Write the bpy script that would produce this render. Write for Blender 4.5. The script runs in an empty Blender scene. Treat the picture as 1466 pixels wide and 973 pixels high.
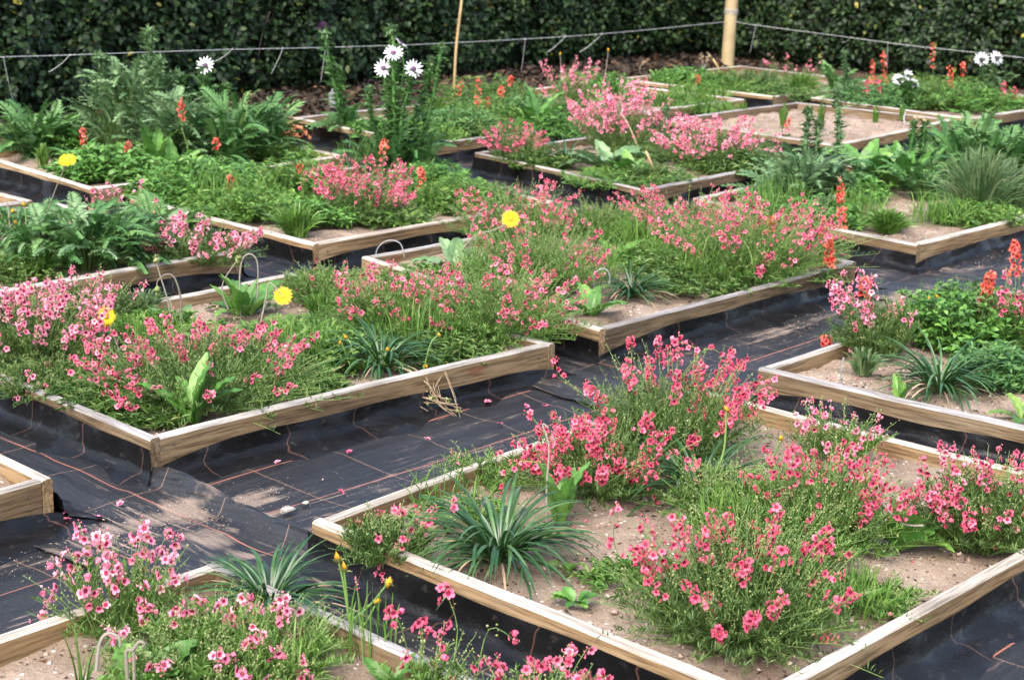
import bpy, math, random
import numpy as np
from mathutils import Vector, Matrix

random.seed(7)
RNG = np.random.default_rng(11)
sc = bpy.context.scene
COL = sc.collection

# ------------------------------------------------------------------ camera
F_PX, PITCH, ROLL, YAW = 2455.5, 0.26567, 0.0280, 0.82836   # fitted from the bed edges
S = 1.35                      # metres per fitted unit (camera height above the bed tops)
TOP = 0.11                    # bed top above the ground
SOIL = TOP - 0.035
CAM = np.array([0.0, 0.0, S + TOP])
cy, sy = math.cos(YAW), math.sin(YAW)
cp, sp = math.cos(PITCH), math.sin(PITCH)
cr, sr = math.cos(ROLL), math.sin(ROLL)
RIGHT = np.array([cy, -sy, 0.0])          # world X runs along the bed rows, world Y across them
FWD = np.array([sy, cy, 0.0])
ZUP = np.array([0.0, 0.0, 1.0])
F3 = FWD * cp - ZUP * sp
U3 = FWD * sp + ZUP * cp
cam_d = bpy.data.cameras.new('camera')
cam = bpy.data.objects.new('camera', cam_d); COL.objects.link(cam)
rc, uc = RIGHT * cr + U3 * sr, -RIGHT * sr + U3 * cr
cam.matrix_world = Matrix(((rc[0], uc[0], -F3[0], CAM[0]), (rc[1], uc[1], -F3[1], CAM[1]), (rc[2], uc[2], -F3[2], CAM[2]), (0, 0, 0, 1)))
cam_d.sensor_width = 36.0
cam_d.lens = 36.0 * F_PX / 1466.0
cam_d.clip_start = 0.05; cam_d.clip_end = 2000
cam_d.dof.use_dof = True
cam_d.dof.focus_distance = 3.9
cam_d.dof.aperture_fstop = 9
sc.camera = cam

# ------------------------------------------------------------------ world, sun, exposure
SUN_EL, SUN_AZ = math.radians(52), math.radians(250)      # azimuth measured from +Y, clockwise
w = bpy.data.worlds.new('World'); sc.world = w; w.use_nodes = True
nt = w.node_tree
sky = nt.nodes.new('ShaderNodeTexSky'); sky.sky_type = 'NISHITA'; sky.sun_disc = False
sky.sun_elevation = SUN_EL; sky.sun_rotation = SUN_AZ
sky.air_density = 1.0; sky.dust_density = 4.0; sky.ozone_density = 0.6
bg = nt.nodes['Background']; bg.inputs[1].default_value = 0.15
nt.links.new(sky.outputs[0], bg.inputs[0])
sl = bpy.data.lights.new('sun', 'SUN'); sl.energy = 0.9; sl.angle = math.radians(50); sl.color = (1.0, 0.975, 0.95)
so = bpy.data.objects.new('sun', sl); COL.objects.link(so)
sd = Vector((math.sin(SUN_AZ) * math.cos(SUN_EL), math.cos(SUN_AZ) * math.cos(SUN_EL), math.sin(SUN_EL)))
so.rotation_euler = sd.to_track_quat('Z', 'Y').to_euler(); so.location = (0, 0, 20)
sc.view_settings.view_transform = 'Standard'; sc.view_settings.look = 'None'
sc.view_settings.exposure = 1.85; sc.view_settings.gamma = 1.0
sc.render.engine = 'CYCLES'
sc.cycles.max_bounces = 6; sc.cycles.transparent_max_bounces = 4
sc.cycles.use_denoising = True
sc.cycles.caustics_reflective = False; sc.cycles.caustics_refractive = False

# ------------------------------------------------------------------ photo point -> world point
def ray(px, py):
    x = (px - 733) / F_PX; y = -(py - 486.5) / F_PX
    x, y = cr * x - sr * y, sr * x + cr * y
    return RIGHT * x + F3 + U3 * y
def at(px, py, z=SOIL):
    d = ray(px, py); return CAM + d * ((z - CAM[2]) / d[2])
def at_depth(px, py, B, dd=0.0):                      # on the upright plane through B that faces the viewer
    d = ray(px, py); return CAM + d * (((np.asarray(B) - CAM) @ FWD + dd) / (d @ FWD))
def at_axis(px, py, axis, val):
    d = ray(px, py); return CAM + d * ((val - CAM[axis]) / d[axis])
def mpp(P):                                           # metres per photo pixel at P
    return float((np.asarray(P) - CAM) @ F3) / F_PX
def uvw(u, v, z=0.0):
    return np.array([u * S, -v * S, z])

# ------------------------------------------------------------------ materials
def new_mat(name):
    m = bpy.data.materials.new(name); m.use_nodes = True
    n = m.node_tree.nodes; return m, n, m.node_tree.links, n['Principled BSDF'], n['Material Output']
def rnd_node(n, l):
    g = n.new('ShaderNodeNewGeometry'); o = n.new('ShaderNodeObjectInfo')
    a = n.new('ShaderNodeMath'); a.operation = 'ADD'
    b = n.new('ShaderNodeMath'); b.operation = 'FRACT'
    l.new(g.outputs['Random Per Island'], a.inputs[0]); l.new(o.outputs['Random'], a.inputs[1]); l.new(a.outputs[0], b.inputs[0])
    return b.outputs[0]
def ramp(n, stops):
    r = n.new('ShaderNodeValToRGB'); e = r.color_ramp.elements
    while len(e) < len(stops): e.new(0.5)
    for k, (p, c) in enumerate(stops):
        e[k].position = p; e[k].color = (*c, 1) if len(c) == 3 else c
    return r
def leafy(name, stops, rough=0.45, trans=0.3, spec=0.45, noise=True):
    m, n, l, b, out = new_mat(name)
    r = ramp(n, stops); l.new(rnd_node(n, l), r.inputs[0])
    colr = r.outputs[0]
    if noise:
        tc = n.new('ShaderNodeTexCoord'); nz = n.new('ShaderNodeTexNoise'); nz.inputs['Scale'].default_value = 9; nz.inputs['Detail'].default_value = 3
        l.new(tc.outputs['Object'], nz.inputs['Vector'])
        mx = n.new('ShaderNodeMix'); mx.data_type = 'RGBA'; mx.blend_type = 'MULTIPLY'; mx.inputs[0].default_value = 1
        rr = ramp(n, [(0.3, (0.62, 0.66, 0.6)), (0.7, (1.25, 1.2, 1.15))]); l.new(nz.outputs['Fac'], rr.inputs[0])
        l.new(colr, mx.inputs[6]); l.new(rr.outputs[0], mx.inputs[7]); colr = mx.outputs[2]
    l.new(colr, b.inputs['Base Color']); b.inputs['Roughness'].default_value = rough
    b.inputs['Specular IOR Level'].default_value = spec
    if trans:
        t = n.new('ShaderNodeBsdfTranslucent'); l.new(colr, t.inputs[0])
        s = n.new('ShaderNodeMixShader'); s.inputs[0].default_value = trans
        l.new(b.outputs[0], s.inputs[1]); l.new(t.outputs[0], s.inputs[2]); l.new(s.outputs[0], out.inputs[0])
    return m
M = {}
M['fine'] = leafy('fine_foliage', [(0, (.042, .105, .022)), (.5, (.092, .185, .038)), (.85, (.155, .26, .062)), (1, (.21, .25, .075))], trans=.35)
M['fine_bright'] = leafy('bright_foliage', [(0, (.06, .16, .028)), (.6, (.13, .27, .045)), (1, (.22, .34, .085))], trans=.35)
M['strap'] = leafy('strap_leaf', [(0, (.016, .058, .015)), (.6, (.032, .095, .025)), (1, (.075, .155, .048))], rough=.33, trans=.15, spec=.55)
M['broad'] = leafy('broad_leaf', [(0, (.06, .16, .03)), (.6, (.1, .25, .045)), (1, (.17, .33, .07))], rough=.42, trans=.25)
M['grey_leaf'] = leafy('grey_green_leaf', [(0, (.08, .16, .065)), (.6, (.13, .24, .1)), (1, (.21, .32, .16))], rough=.6, trans=.2)
M['lobed'] = leafy('lobed_leaf', [(0, (.05, .14, .035)), (.6, (.085, .21, .055)), (1, (.15, .28, .09))], rough=.5, trans=.25)
M['grass'] = leafy('grass_blade', [(0, (.05, .13, .02)), (.6, (.09, .2, .03)), (1, (.16, .27, .06))], rough=.4, trans=.3)
M['greygrass'] = leafy('grey_grass_blade', [(0, (.06, .13, .045)), (.6, (.1, .18, .07)), (1, (.2, .25, .12))], rough=.5, trans=.25)
M['stem'] = leafy('green_stem', [(0, (.1, .19, .045)), (1, (.18, .28, .08))], trans=0, noise=False)
M['woolly'] = leafy('woolly_grey_stem', [(0, (.14, .13, .1)), (1, (.26, .235, .195))], rough=.9, trans=0, noise=False)
M['dry'] = leafy('dry_stalk', [(0, (.2, .14, .08)), (1, (.42, .32, .2))], rough=.85, trans=0, noise=False)
M['seed'] = leafy('seed_capsule', [(0, (.13, .2, .05)), (1, (.28, .3, .12))], trans=.1, noise=False)
M['brownseed'] = leafy('brown_seed_capsule', [(0, (.06, .06, .03)), (1, (.16, .12, .07))], trans=.1, noise=False)
M['hedge'] = leafy('hedge_leaf', [(0, (.005, .013, .005)), (.45, (.012, .03, .01)), (.85, (.027, .062, .018)), (.975, (.06, .1, .032)), (.99, (.08, .1, .03)), (1, (.3, .26, .03))], rough=.5, trans=.15, spec=.28)
M['litter'] = leafy('dead_leaf', [(0, (.014, .011, .008)), (.6, (.036, .024, .016)), (.92, (.08, .046, .028)), (1, (.2, .11, .055))], rough=.8, trans=.1)
M['rust'] = leafy('rusty_leaf', [(0, (.3, .11, .05)), (1, (.5, .24, .13))], rough=.8, trans=.15)
def petal(name, stops, trans=.3):
    return leafy(name, stops, rough=.55, trans=trans, spec=.25, noise=False)
M['coral'] = petal('coral_petal', [(0, (.44, .05, .1)), (.1, (.66, .085, .155)), (.6, (.79, .13, .225)), (1, (.86, .25, .33))])
M['rose'] = petal('rose_petal', [(0, (.48, .07, .12)), (.12, (.68, .11, .19)), (.6, (.81, .18, .29)), (1, (.88, .33, .42))])
M['pale'] = petal('pale_pink_petal', [(0, (.78, .17, .28)), (.6, (.88, .3, .42)), (1, (.92, .5, .58))])
M['orange'] = petal('orange_red_petal', [(0, (.7, .08, .045)), (.6, (.85, .15, .1)), (1, (.88, .28, .19))])
M['throat'] = petal('crimson_throat', [(0, (.12, .004, .02)), (1, (.3, .01, .05))], 0)
M['white'] = petal('white_ray', [(0, (.72, .7, .78)), (1, (.86, .84, .88))], .2)
M['purple'] = petal('purple_disc', [(0, (.05, .02, .06)), (1, (.13, .06, .14))], 0)
M['yellow'] = petal('yellow_ray', [(0, (.8, .5, .012)), (1, (.88, .66, .03))], .25)
M['ochre'] = petal('ochre_disc', [(0, (.42, .2, .01)), (1, (.55, .3, .02))], 0)

def tex_obj(n, l, coord='Object', scale=(1, 1, 1)):
    tc = n.new('ShaderNodeTexCoord'); mp = n.new('ShaderNodeMapping'); mp.inputs['Scale'].default_value = scale
    l.new(tc.outputs[coord], mp.inputs[0]); return mp.outputs[0]
def noise(n, l, vec, scale, detail=4, rough=.55):
    t = n.new('ShaderNodeTexNoise'); t.inputs['Scale'].default_value = scale; t.inputs['Detail'].default_value = detail; t.inputs['Roughness'].default_value = rough
    l.new(vec, t.inputs['Vector']); return t.outputs['Fac']
def mixc(n, l, fac, a, b, mode='MIX'):
    m = n.new('ShaderNodeMix'); m.data_type = 'RGBA'; m.blend_type = mode
    for s, v in ((m.inputs[0], fac), (m.inputs[6], a), (m.inputs[7], b)):
        if hasattr(v, 'links'): l.new(v, s)
        elif isinstance(v, (int, float)): s.default_value = v
        else: s.default_value = (*v, 1)
    return m.outputs[2]
def math_(n, l, op, a, b=None, c=None):
    m = n.new('ShaderNodeMath'); m.operation = op
    for k, v in enumerate((a, b, c)):
        if v is None: continue
        if hasattr(v, 'links'): l.new(v, m.inputs[k])
        else: m.inputs[k].default_value = v
    return m.outputs[0]
def bump(n, l, b, h, strength, dist):
    t = n.new('ShaderNodeBump'); t.inputs['Strength'].default_value = strength; t.inputs['Distance'].default_value = dist
    l.new(h, t.inputs['Height']); l.new(t.outputs[0], b.inputs['Normal'])

def wood(name, cols, grain_dark, knots=True):
    m, n, l, b, out = new_mat(name)
    tc = n.new('ShaderNodeTexCoord'); oi = n.new('ShaderNodeObjectInfo')
    off = n.new('ShaderNodeVectorMath'); off.operation = 'SCALE'; off.inputs[0].default_value = (17.3, 5.1, 9.7); l.new(oi.outputs['Random'], off.inputs['Scale'])
    ad = n.new('ShaderNodeVectorMath'); ad.operation = 'ADD'; l.new(tc.outputs['Object'], ad.inputs[0]); l.new(off.outputs[0], ad.inputs[1])
    def sc_(v):
        q = n.new('ShaderNodeVectorMath'); q.operation = 'MULTIPLY'; l.new(ad.outputs[0], q.inputs[0]); q.inputs[1].default_value = v; return q.outputs[0]
    big = noise(n, l, sc_((1.6, 9, 9)), 1.0, 3)
    grain = noise(n, l, sc_((7, 150, 130)), 1.0, 5, .65)
    r = ramp(n, [(.3, cols[0]), (.5, cols[1]), (.7, cols[2])]); l.new(big, r.inputs[0])
    gr = ramp(n, [(.38, grain_dark), (.56, (1, 1, 1))]); l.new(grain, gr.inputs[0])
    colr = mixc(n, l, 1.0, r.outputs[0], gr.outputs[0], 'MULTIPLY')
    if knots:
        v = n.new('ShaderNodeTexVoronoi'); v.inputs['Scale'].default_value = 1.0; l.new(sc_((4.2, .05, 13)), v.inputs['Vector'])
        ks = n.new('ShaderNodeSeparateColor'); l.new(v.outputs['Color'], ks.inputs[0])
        kr0 = ramp(n, [(.09, (1, 1, 1)), (.2, (0, 0, 0))]); l.new(v.outputs['Distance'], kr0.inputs[0])
        kr = n.new('ShaderNodeMath'); kr.operation = 'MULTIPLY'; l.new(kr0.outputs[0], kr.inputs[0]); l.new(math_(n, l, 'GREATER_THAN', ks.outputs[0], .68), kr.inputs[1])
        colr = mixc(n, l, math_(n, l, 'MULTIPLY', kr.outputs[0], .75), colr, (.16, .065, .028))
        st = ramp(n, [(.58, (0, 0, 0)), (.74, (1, 1, 1))]); l.new(noise(n, l, sc_((4, 12, 14)), 1.7, 5), st.inputs[0])
        colr = mixc(n, l, math_(n, l, 'MULTIPLY', st.outputs[0], .6), colr, (.15, .12, .09))
    tone = ramp(n, [(0, (.7, .7, .72)), (.5, (.98, .95, .9)), (1, (1.18, 1.1, 1.0))]); l.new(oi.outputs['Random'], tone.inputs[0]); colr = mixc(n, l, 1.0, colr, tone.outputs[0], 'MULTIPLY')
    l.new(colr, b.inputs['Base Color']); b.inputs['Roughness'].default_value = .78; b.inputs['Specular IOR Level'].default_value = .25
    bump(n, l, b, grain, .5, .002)
    return m
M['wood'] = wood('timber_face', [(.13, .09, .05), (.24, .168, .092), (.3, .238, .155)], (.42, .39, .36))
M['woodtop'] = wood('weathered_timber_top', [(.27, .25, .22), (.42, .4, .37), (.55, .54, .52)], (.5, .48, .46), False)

def sand_mat(name, dark, mid, lite):
    m, n, l, b, out = new_mat(name)
    v = tex_obj(n, l)
    r = ramp(n, [(.3, dark), (.52, mid), (.75, lite)]); l.new(noise(n, l, v, 7, 6, .65), r.inputs[0])
    fine = noise(n, l, v, 330, 3, .7)
    fr = ramp(n, [(.3, (.5, .48, .47)), (.5, (1, 1, 1)), (.72, (1.35, 1.35, 1.35))]); l.new(fine, fr.inputs[0])
    c = mixc(n, l, 1.0, r.outputs[0], fr.outputs[0], 'MULTIPLY')
    vo = n.new('ShaderNodeTexVoronoi'); vo.inputs['Scale'].default_value = 75; l.new(v, vo.inputs['Vector'])
    sepc = n.new('ShaderNodeSeparateColor'); l.new(vo.outputs['Color'], sepc.inputs[0])
    near = math_(n, l, 'LESS_THAN', vo.outputs['Distance'], .3)
    isw = math_(n, l, 'MULTIPLY', near, math_(n, l, 'GREATER_THAN', sepc.outputs[0], .86))
    isd = math_(n, l, 'MULTIPLY', near, math_(n, l, 'LESS_THAN', sepc.outputs[0], .2))
    c = mixc(n, l, isw, c, (.55, .5, .45)); c = mixc(n, l, isd, c, (.1, .065, .05))
    l.new(c, b.inputs['Base Color']); b.inputs['Roughness'].default_value = .92; b.inputs['Specular IOR Level'].default_value = .15
    h = math_(n, l, 'ADD', noise(n, l, v, 60, 5, .7), math_(n, l, 'MULTIPLY', fine, .4))
    bump(n, l, b, h, .9, .012)
    return m
M['sand'] = sand_mat('gritty_sand', (.175, .125, .09), (.3, .23, .17), (.41, .33, .262))
M['earth'] = sand_mat('brown_earth', (.045, .03, .02), (.085, .055, .036), (.13, .09, .06))
M['pebble'] = leafy('pebble', [(0, (.1, .07, .055)), (.5, (.3, .2, .15)), (1, (.55, .48, .42))], rough=.8, trans=0, noise=False)

def membrane_mat(name, dust=1.0, spacing=.243, wobble=.035, cross=.243):
    m, n, l, b, out = new_mat(name)
    tc = n.new('ShaderNodeTexCoord'); uv = tc.outputs['UV']; sep = n.new('ShaderNodeSeparateXYZ'); l.new(uv, sep.inputs[0])
    U, V = sep.outputs[0], sep.outputs[1]
    def lines(coord, per, width, wob, wscale):
        wn = math_(n, l, 'MULTIPLY', math_(n, l, 'SUBTRACT', noise(n, l, uv, wscale, 2), .5), wob)
        x = math_(n, l, 'ADD', coord, wn)
        fr = math_(n, l, 'FRACT', math_(n, l, 'DIVIDE', x, per))
        d = math_(n, l, 'MULTIPLY', math_(n, l, 'ABSOLUTE', math_(n, l, 'SUBTRACT', fr, .5)), per)
        return math_(n, l, 'LESS_THAN', d, width)
    l1 = lines(V, spacing, .0026, .01, 1.2)
    l2 = lines(U, cross, .0017, wobble, 3.0)
    def smap(s):
        mp = n.new('ShaderNodeMapping'); mp.inputs['Scale'].default_value = s; l.new(uv, mp.inputs[0]); return mp.outputs[0]
    base = ramp(n, [(.35, (.008, .008, .0082)), (.65, (.018, .018, .0185))]); l.new(noise(n, l, smap((2.2, 22, 1)), 1.0, 5, .6), base.inputs[0])
    fad = ramp(n, [(.36, (.45, .45, .45)), (.6, (.95, .95, .95))]); l.new(noise(n, l, uv, 3.5, 4), fad.inputs[0])
    c = mixc(n, l, math_(n, l, 'MULTIPLY', l2, .75), base.outputs[0], (.19, .11, .075))
    c = mixc(n, l, math_(n, l, 'MULTIPLY', l1, fad.outputs[0]), c, (.3, .115, .075))
    # dry grey film and sand left by the last rain, streaked along the weave
    film = ramp(n, [(.45, (0, 0, 0)), (.8, (.5, .5, .5))]); l.new(noise(n, l, smap((1.2, 9, 1)), 2.0, 6, .7), film.inputs[0])
    c = mixc(n, l, math_(n, l, 'MULTIPLY', film.outputs[0], .5), c, (.06, .06, .062))
    st = ramp(n, [(.57, (0, 0, 0)), (.66, (1, 1, 1))]); l.new(noise(n, l, smap((6.5, 80, 1)), 1.0, 4, .6), st.inputs[0])
    pm = ramp(n, [(.5, (0, 0, 0)), (.63, (1, 1, 1))]); l.new(noise(n, l, smap((1.0, 1.6, 1)), 1.6, 3, .55), pm.inputs[0])
    sk = math_(n, l, 'MULTIPLY', math_(n, l, 'MULTIPLY', st.outputs[0], pm.outputs[0]), dust)
    blot = ramp(n, [(.585, (0, 0, 0)), (.68, (1, 1, 1))]); l.new(noise(n, l, smap((3.5, 9, 1)), 1.3, 7, .7), blot.inputs[0])
    sk = math_(n, l, 'MAXIMUM', sk, math_(n, l, 'MULTIPLY', math_(n, l, 'MULTIPLY', blot.outputs[0], pm.outputs[0]), dust * .9))
    at_ = n.new('ShaderNodeAttribute'); at_.attribute_name = 'dust'
    g1 = math_(n, l, 'ADD', math_(n, l, 'MULTIPLY', noise(n, l, smap((4, 34, 1)), 1.0, 5, .65), 1.2), math_(n, l, 'MULTIPLY', noise(n, l, uv, 22, 5, .7), .5))
    dk = ramp(n, [(.82, (0, 0, 0)), (1.06, (1, 1, 1))]); l.new(math_(n, l, 'ADD', math_(n, l, 'MULTIPLY', g1, .72), math_(n, l, 'MULTIPLY', at_.outputs['Fac'], .52)), dk.inputs[0])
    sk = math_(n, l, 'MAXIMUM', sk, math_(n, l, 'MULTIPLY', dk.outputs[0], .8))
    sk = math_(n, l, 'MINIMUM', sk, 1.3)
    spk = ramp(n, [(.66, (0, 0, 0)), (.72, (1, 1, 1))]); l.new(noise(n, l, uv, 240, 2), spk.inputs[0])
    c = mixc(n, l, math_(n, l, 'MULTIPLY', spk.outputs[0], .5 * dust), c, (.3, .24, .19))
    c = mixc(n, l, math_(n, l, 'MULTIPLY', sk, .62), c, (.37, .28, .215))
    l.new(c, b.inputs['Base Color'])
    rg = math_(n, l, 'ADD', math_(n, l, 'MULTIPLY', sk, .4), .42); l.new(rg, b.inputs['Roughness'])
    b.inputs['Specular IOR Level'].default_value = .38
    wv = n.new('ShaderNodeTexWave'); wv.wave_type = 'BANDS'; wv.bands_direction = 'Y'; wv.inputs['Scale'].default_value = 60; wv.inputs['Distortion'].default_value = 1.5
    l.new(uv, wv.inputs['Vector'])
    h = math_(n, l, 'ADD', math_(n, l, 'MULTIPLY', noise(n, l, smap((2.0, 14, 1)), 1.0, 5), 1.0), math_(n, l, 'MULTIPLY', wv.outputs['Fac'], .04))
    bump(n, l, b, h, .55, .03)
    return m
M['membrane'] = membrane_mat('woven_weed_membrane', 1.0)
def liner_mat(name):
    m, n, l, b, out = new_mat(name)
    tc = n.new('ShaderNodeTexCoord'); uv = tc.outputs['UV']; sep = n.new('ShaderNodeSeparateXYZ'); l.new(uv, sep.inputs[0])
    wn = math_(n, l, 'MULTIPLY', math_(n, l, 'SUBTRACT', noise(n, l, uv, 6, 2), .5), .14)
    fr = math_(n, l, 'FRACT', math_(n, l, 'DIVIDE', math_(n, l, 'ADD', sep.outputs[0], wn), .243))
    d = math_(n, l, 'MULTIPLY', math_(n, l, 'ABSOLUTE', math_(n, l, 'SUBTRACT', fr, .5)), .243)
    ln = math_(n, l, 'LESS_THAN', d, .0022)
    r = ramp(n, [(.35, (.004, .004, .0042)), (.7, (.008, .008, .0085))]); l.new(noise(n, l, uv, 9, 5), r.inputs[0])
    c = mixc(n, l, math_(n, l, 'MULTIPLY', ln, .55), r.outputs[0], (.1, .048, .033))
    dust = ramp(n, [(.58, (0, 0, 0)), (.8, (1, 1, 1))]); l.new(noise(n, l, uv, 26, 6, .7), dust.inputs[0])
    c = mixc(n, l, math_(n, l, 'MULTIPLY', dust.outputs[0], .16), c, (.3, .24, .2))
    l.new(c, b.inputs['Base Color']); b.inputs['Roughness'].default_value = .34; b.inputs['Specular IOR Level'].default_value = .22
    bump(n, l, b, noise(n, l, uv, 14, 4), .35, .02)
    return m
M['liner'] = liner_mat('black_plastic_liner')
def plain(name, colr, rough=.6, spec=.4, var=.25, scale=20):
    m, n, l, b, out = new_mat(name)
    r = ramp(n, [(.3, tuple(x * (1 - var) for x in colr)), (.7, tuple(min(1, x * (1 + var)) for x in colr))])
    l.new(noise(n, l, tex_obj(n, l), scale, 5), r.inputs[0]); l.new(r.outputs[0], b.inputs['Base Color'])
    b.inputs['Roughness'].default_value = rough; b.inputs['Specular IOR Level'].default_value = spec
    return m
M['cord'] = plain('white_cord', (.42, .42, .43), .8)
M['greycord'] = plain('grey_cord', (.3, .3, .3), .8)
M['post'] = plain('peeled_post_timber', (.34, .27, .15), .7, .25, .18, 6)
M['cane'] = plain('bamboo', (.38, .27, .13), .5, .4, .25, 14)
M['stone'] = plain('pale_stone', (.3, .28, .25), .85, .2, .2, 40)
M['greystone'] = plain('grey_stone', (.17, .17, .18), .85, .2, .3, 30)
M['wire'] = plain('galvanised_wire', (.24, .245, .25), .45, .5, .2, 60)
M['dark_screw'] = plain('rusty_screw_head', (.05, .035, .028), .7)
M['grit'] = leafy('sandy_grit', [(0, (.1, .07, .055)), (.5, (.24, .18, .14)), (1, (.4, .33, .27))], rough=.9, trans=0, noise=False)
M['hedgecore'] = plain('hedge_inner_shade', (.018, .02, .012), .9, .1, .5, 25)  # near-black for the backing sheets: shade behind the leaves put into the colour
M['branch'] = plain('hedge_branch', (.09, .075, .06), .85, .15, .4, 25)

# ------------------------------------------------------------------ mesh building
class MB:
    """Collects triangles (numpy) and links them as one mesh object."""
    def __init__(self): self.v = []; self.f = []; self.m = []; self.uv = []; self.n = 0; self.hasuv = False
    def add(self, V, F, mi=0, uv=None):
        V = np.asarray(V, float).reshape(-1, 3); F = np.asarray(F, int).reshape(-1, 3)
        self.v.append(V); self.f.append(F + self.n)
        self.m.append(np.full(len(F), mi) if np.isscalar(mi) else np.asarray(mi)); self.n += len(V)
        if uv is not None: self.hasuv = True
        self.uv.append(np.zeros((len(V), 2)) if uv is None else np.asarray(uv, float))
    def mesh(self, name, mats, smooth=True):
        me = bpy.data.meshes.new(name)
        V = np.concatenate(self.v); F = np.concatenate(self.f); mi = np.concatenate(self.m)
        me.vertices.add(len(V)); me.vertices.foreach_set('co', V.astype(np.float32).ravel())
        me.loops.add(len(F) * 3); me.loops.foreach_set('vertex_index', F.astype(np.int32).ravel())
        me.polygons.add(len(F)); me.polygons.foreach_set('loop_start', (np.arange(len(F)) * 3).astype(np.int32))
        for x in mats: me.materials.append(M[x])
        me.polygons.foreach_set('material_index', mi.astype(np.int32))
        me.polygons.foreach_set('use_smooth', np.full(len(F), smooth))
        if self.hasuv:
            u = me.uv_layers.new(name='uv'); UV = np.concatenate(self.uv)
            u.data.foreach_set('uv', UV[F.ravel()].astype(np.float32).ravel())
        me.update(calc_edges=True)
        return me
    def build(self, name, mats, parent=None, smooth=True, kind=None, loc=None):
        return link(name, self.mesh(name, mats, smooth), parent, kind, loc)
def link(name, me, parent=None, kind=None, loc=None):
    o = bpy.data.objects.new(name, me); COL.objects.link(o)
    if parent is not None: o.parent = parent
    if kind: o['kind'] = kind
    if loc is not None: o.location = loc
    return o
def thing(name, label, cat, loc, group=None):
    o = bpy.data.objects.new(name, None); COL.objects.link(o); o.location = loc; o.empty_display_size = .05
    o['label'] = label; o['category'] = cat
    if group: o['group'] = group
    return o
def tag(o, label, cat, group=None):
    o['label'] = label; o['category'] = cat
    if group: o['group'] = group
    return o
def unit(a):
    a = np.asarray(a, float); return a / np.maximum(np.linalg.norm(a, axis=-1, keepdims=True), 1e-9)
def bez(P0, P1, P2, n):
    t = np.linspace(0, 1, n)[:, None]
    return (1 - t) ** 2 * P0 + 2 * t * (1 - t) * P1 + t * t * P2
def smooth_path(pts, n):
    P = np.asarray(pts, float)
    if len(P) == 2: return P[0] + (P[1] - P[0]) * np.linspace(0, 1, n)[:, None]
    k = len(P); tt = np.linspace(0, k - 1, n); out = []
    for t in tt:
        i = min(int(t), k - 2); s = t - i
        p0, p1, p2, p3 = P[max(i - 1, 0)], P[i], P[i + 1], P[min(i + 2, k - 1)]
        out.append(.5 * ((2 * p1) + (-p0 + p2) * s + (2 * p0 - 5 * p1 + 4 * p2 - p3) * s * s + (-p0 + 3 * p1 - 3 * p2 + p3) * s ** 3))
    return np.array(out)
def tube(mb, path, r, sides=5, mi=0):
    P = np.asarray(path, float); n = len(P); T = unit(np.gradient(P, axis=0))
    ref = np.array([.31, .17, .93]); A = np.cross(T, ref); bad = np.linalg.norm(A, axis=1) < .15
    A[bad] = np.cross(T[bad], [1, .1, 0]); A = unit(A); B = np.cross(T, A)
    r = np.broadcast_to(np.asarray(r, float), (n,))
    a = np.arange(sides) * 2 * math.pi / sides
    V = P[:, None] + r[:, None, None] * (np.cos(a)[None, :, None] * A[:, None] + np.sin(a)[None, :, None] * B[:, None])
    V = np.concatenate([V.reshape(-1, 3), P[-1:] + T[-1:] * r[-1]])
    F = []
    for i in range(n - 1):
        for j in range(sides):
            k = (j + 1) % sides; p, q, s, t = i * sides + j, i * sides + k, (i + 1) * sides + k, (i + 1) * sides + j
            F += [(p, q, s), (p, s, t)]
    for j in range(sides): F.append(((n - 1) * sides + j, (n - 1) * sides + (j + 1) % sides, n * sides))
    mb.add(V, F, mi)
def stems(mb, PATHS, r0, r1, mi=0):
    """many three-sided stems at once: PATHS is (k, n, 3)"""
    P = np.asarray(PATHS, float); k, n, _ = P.shape
    T = unit(np.gradient(P, axis=1)); A = unit(np.cross(T, np.array([.9, .35, .1]))); B = np.cross(T, A)
    r = np.linspace(r0, r1, n)[None, :, None, None]
    a = np.arange(3) * 2 * math.pi / 3
    V = P[:, :, None] + r * (np.cos(a)[None, None, :, None] * A[:, :, None] + np.sin(a)[None, None, :, None] * B[:, :, None])
    base = (np.arange(k) * n * 3)[:, None, None, None]
    i = np.arange(n - 1)[None, :, None]; j = np.arange(3)[None, None, :]; j2 = (j + 1) % 3
    p, q, s, t = i * 3 + j, i * 3 + j2, (i + 1) * 3 + j2, (i + 1) * 3 + j
    F = np.stack([np.stack([p, q, s], -1), np.stack([p, s, t], -1)], -2)[None]
    F = (F.reshape(1, -1, 3) + (np.arange(k) * n * 3)[:, None, None]).reshape(-1, 3)
    mb.add(V.reshape(-1, 3), F, mi)
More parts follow.
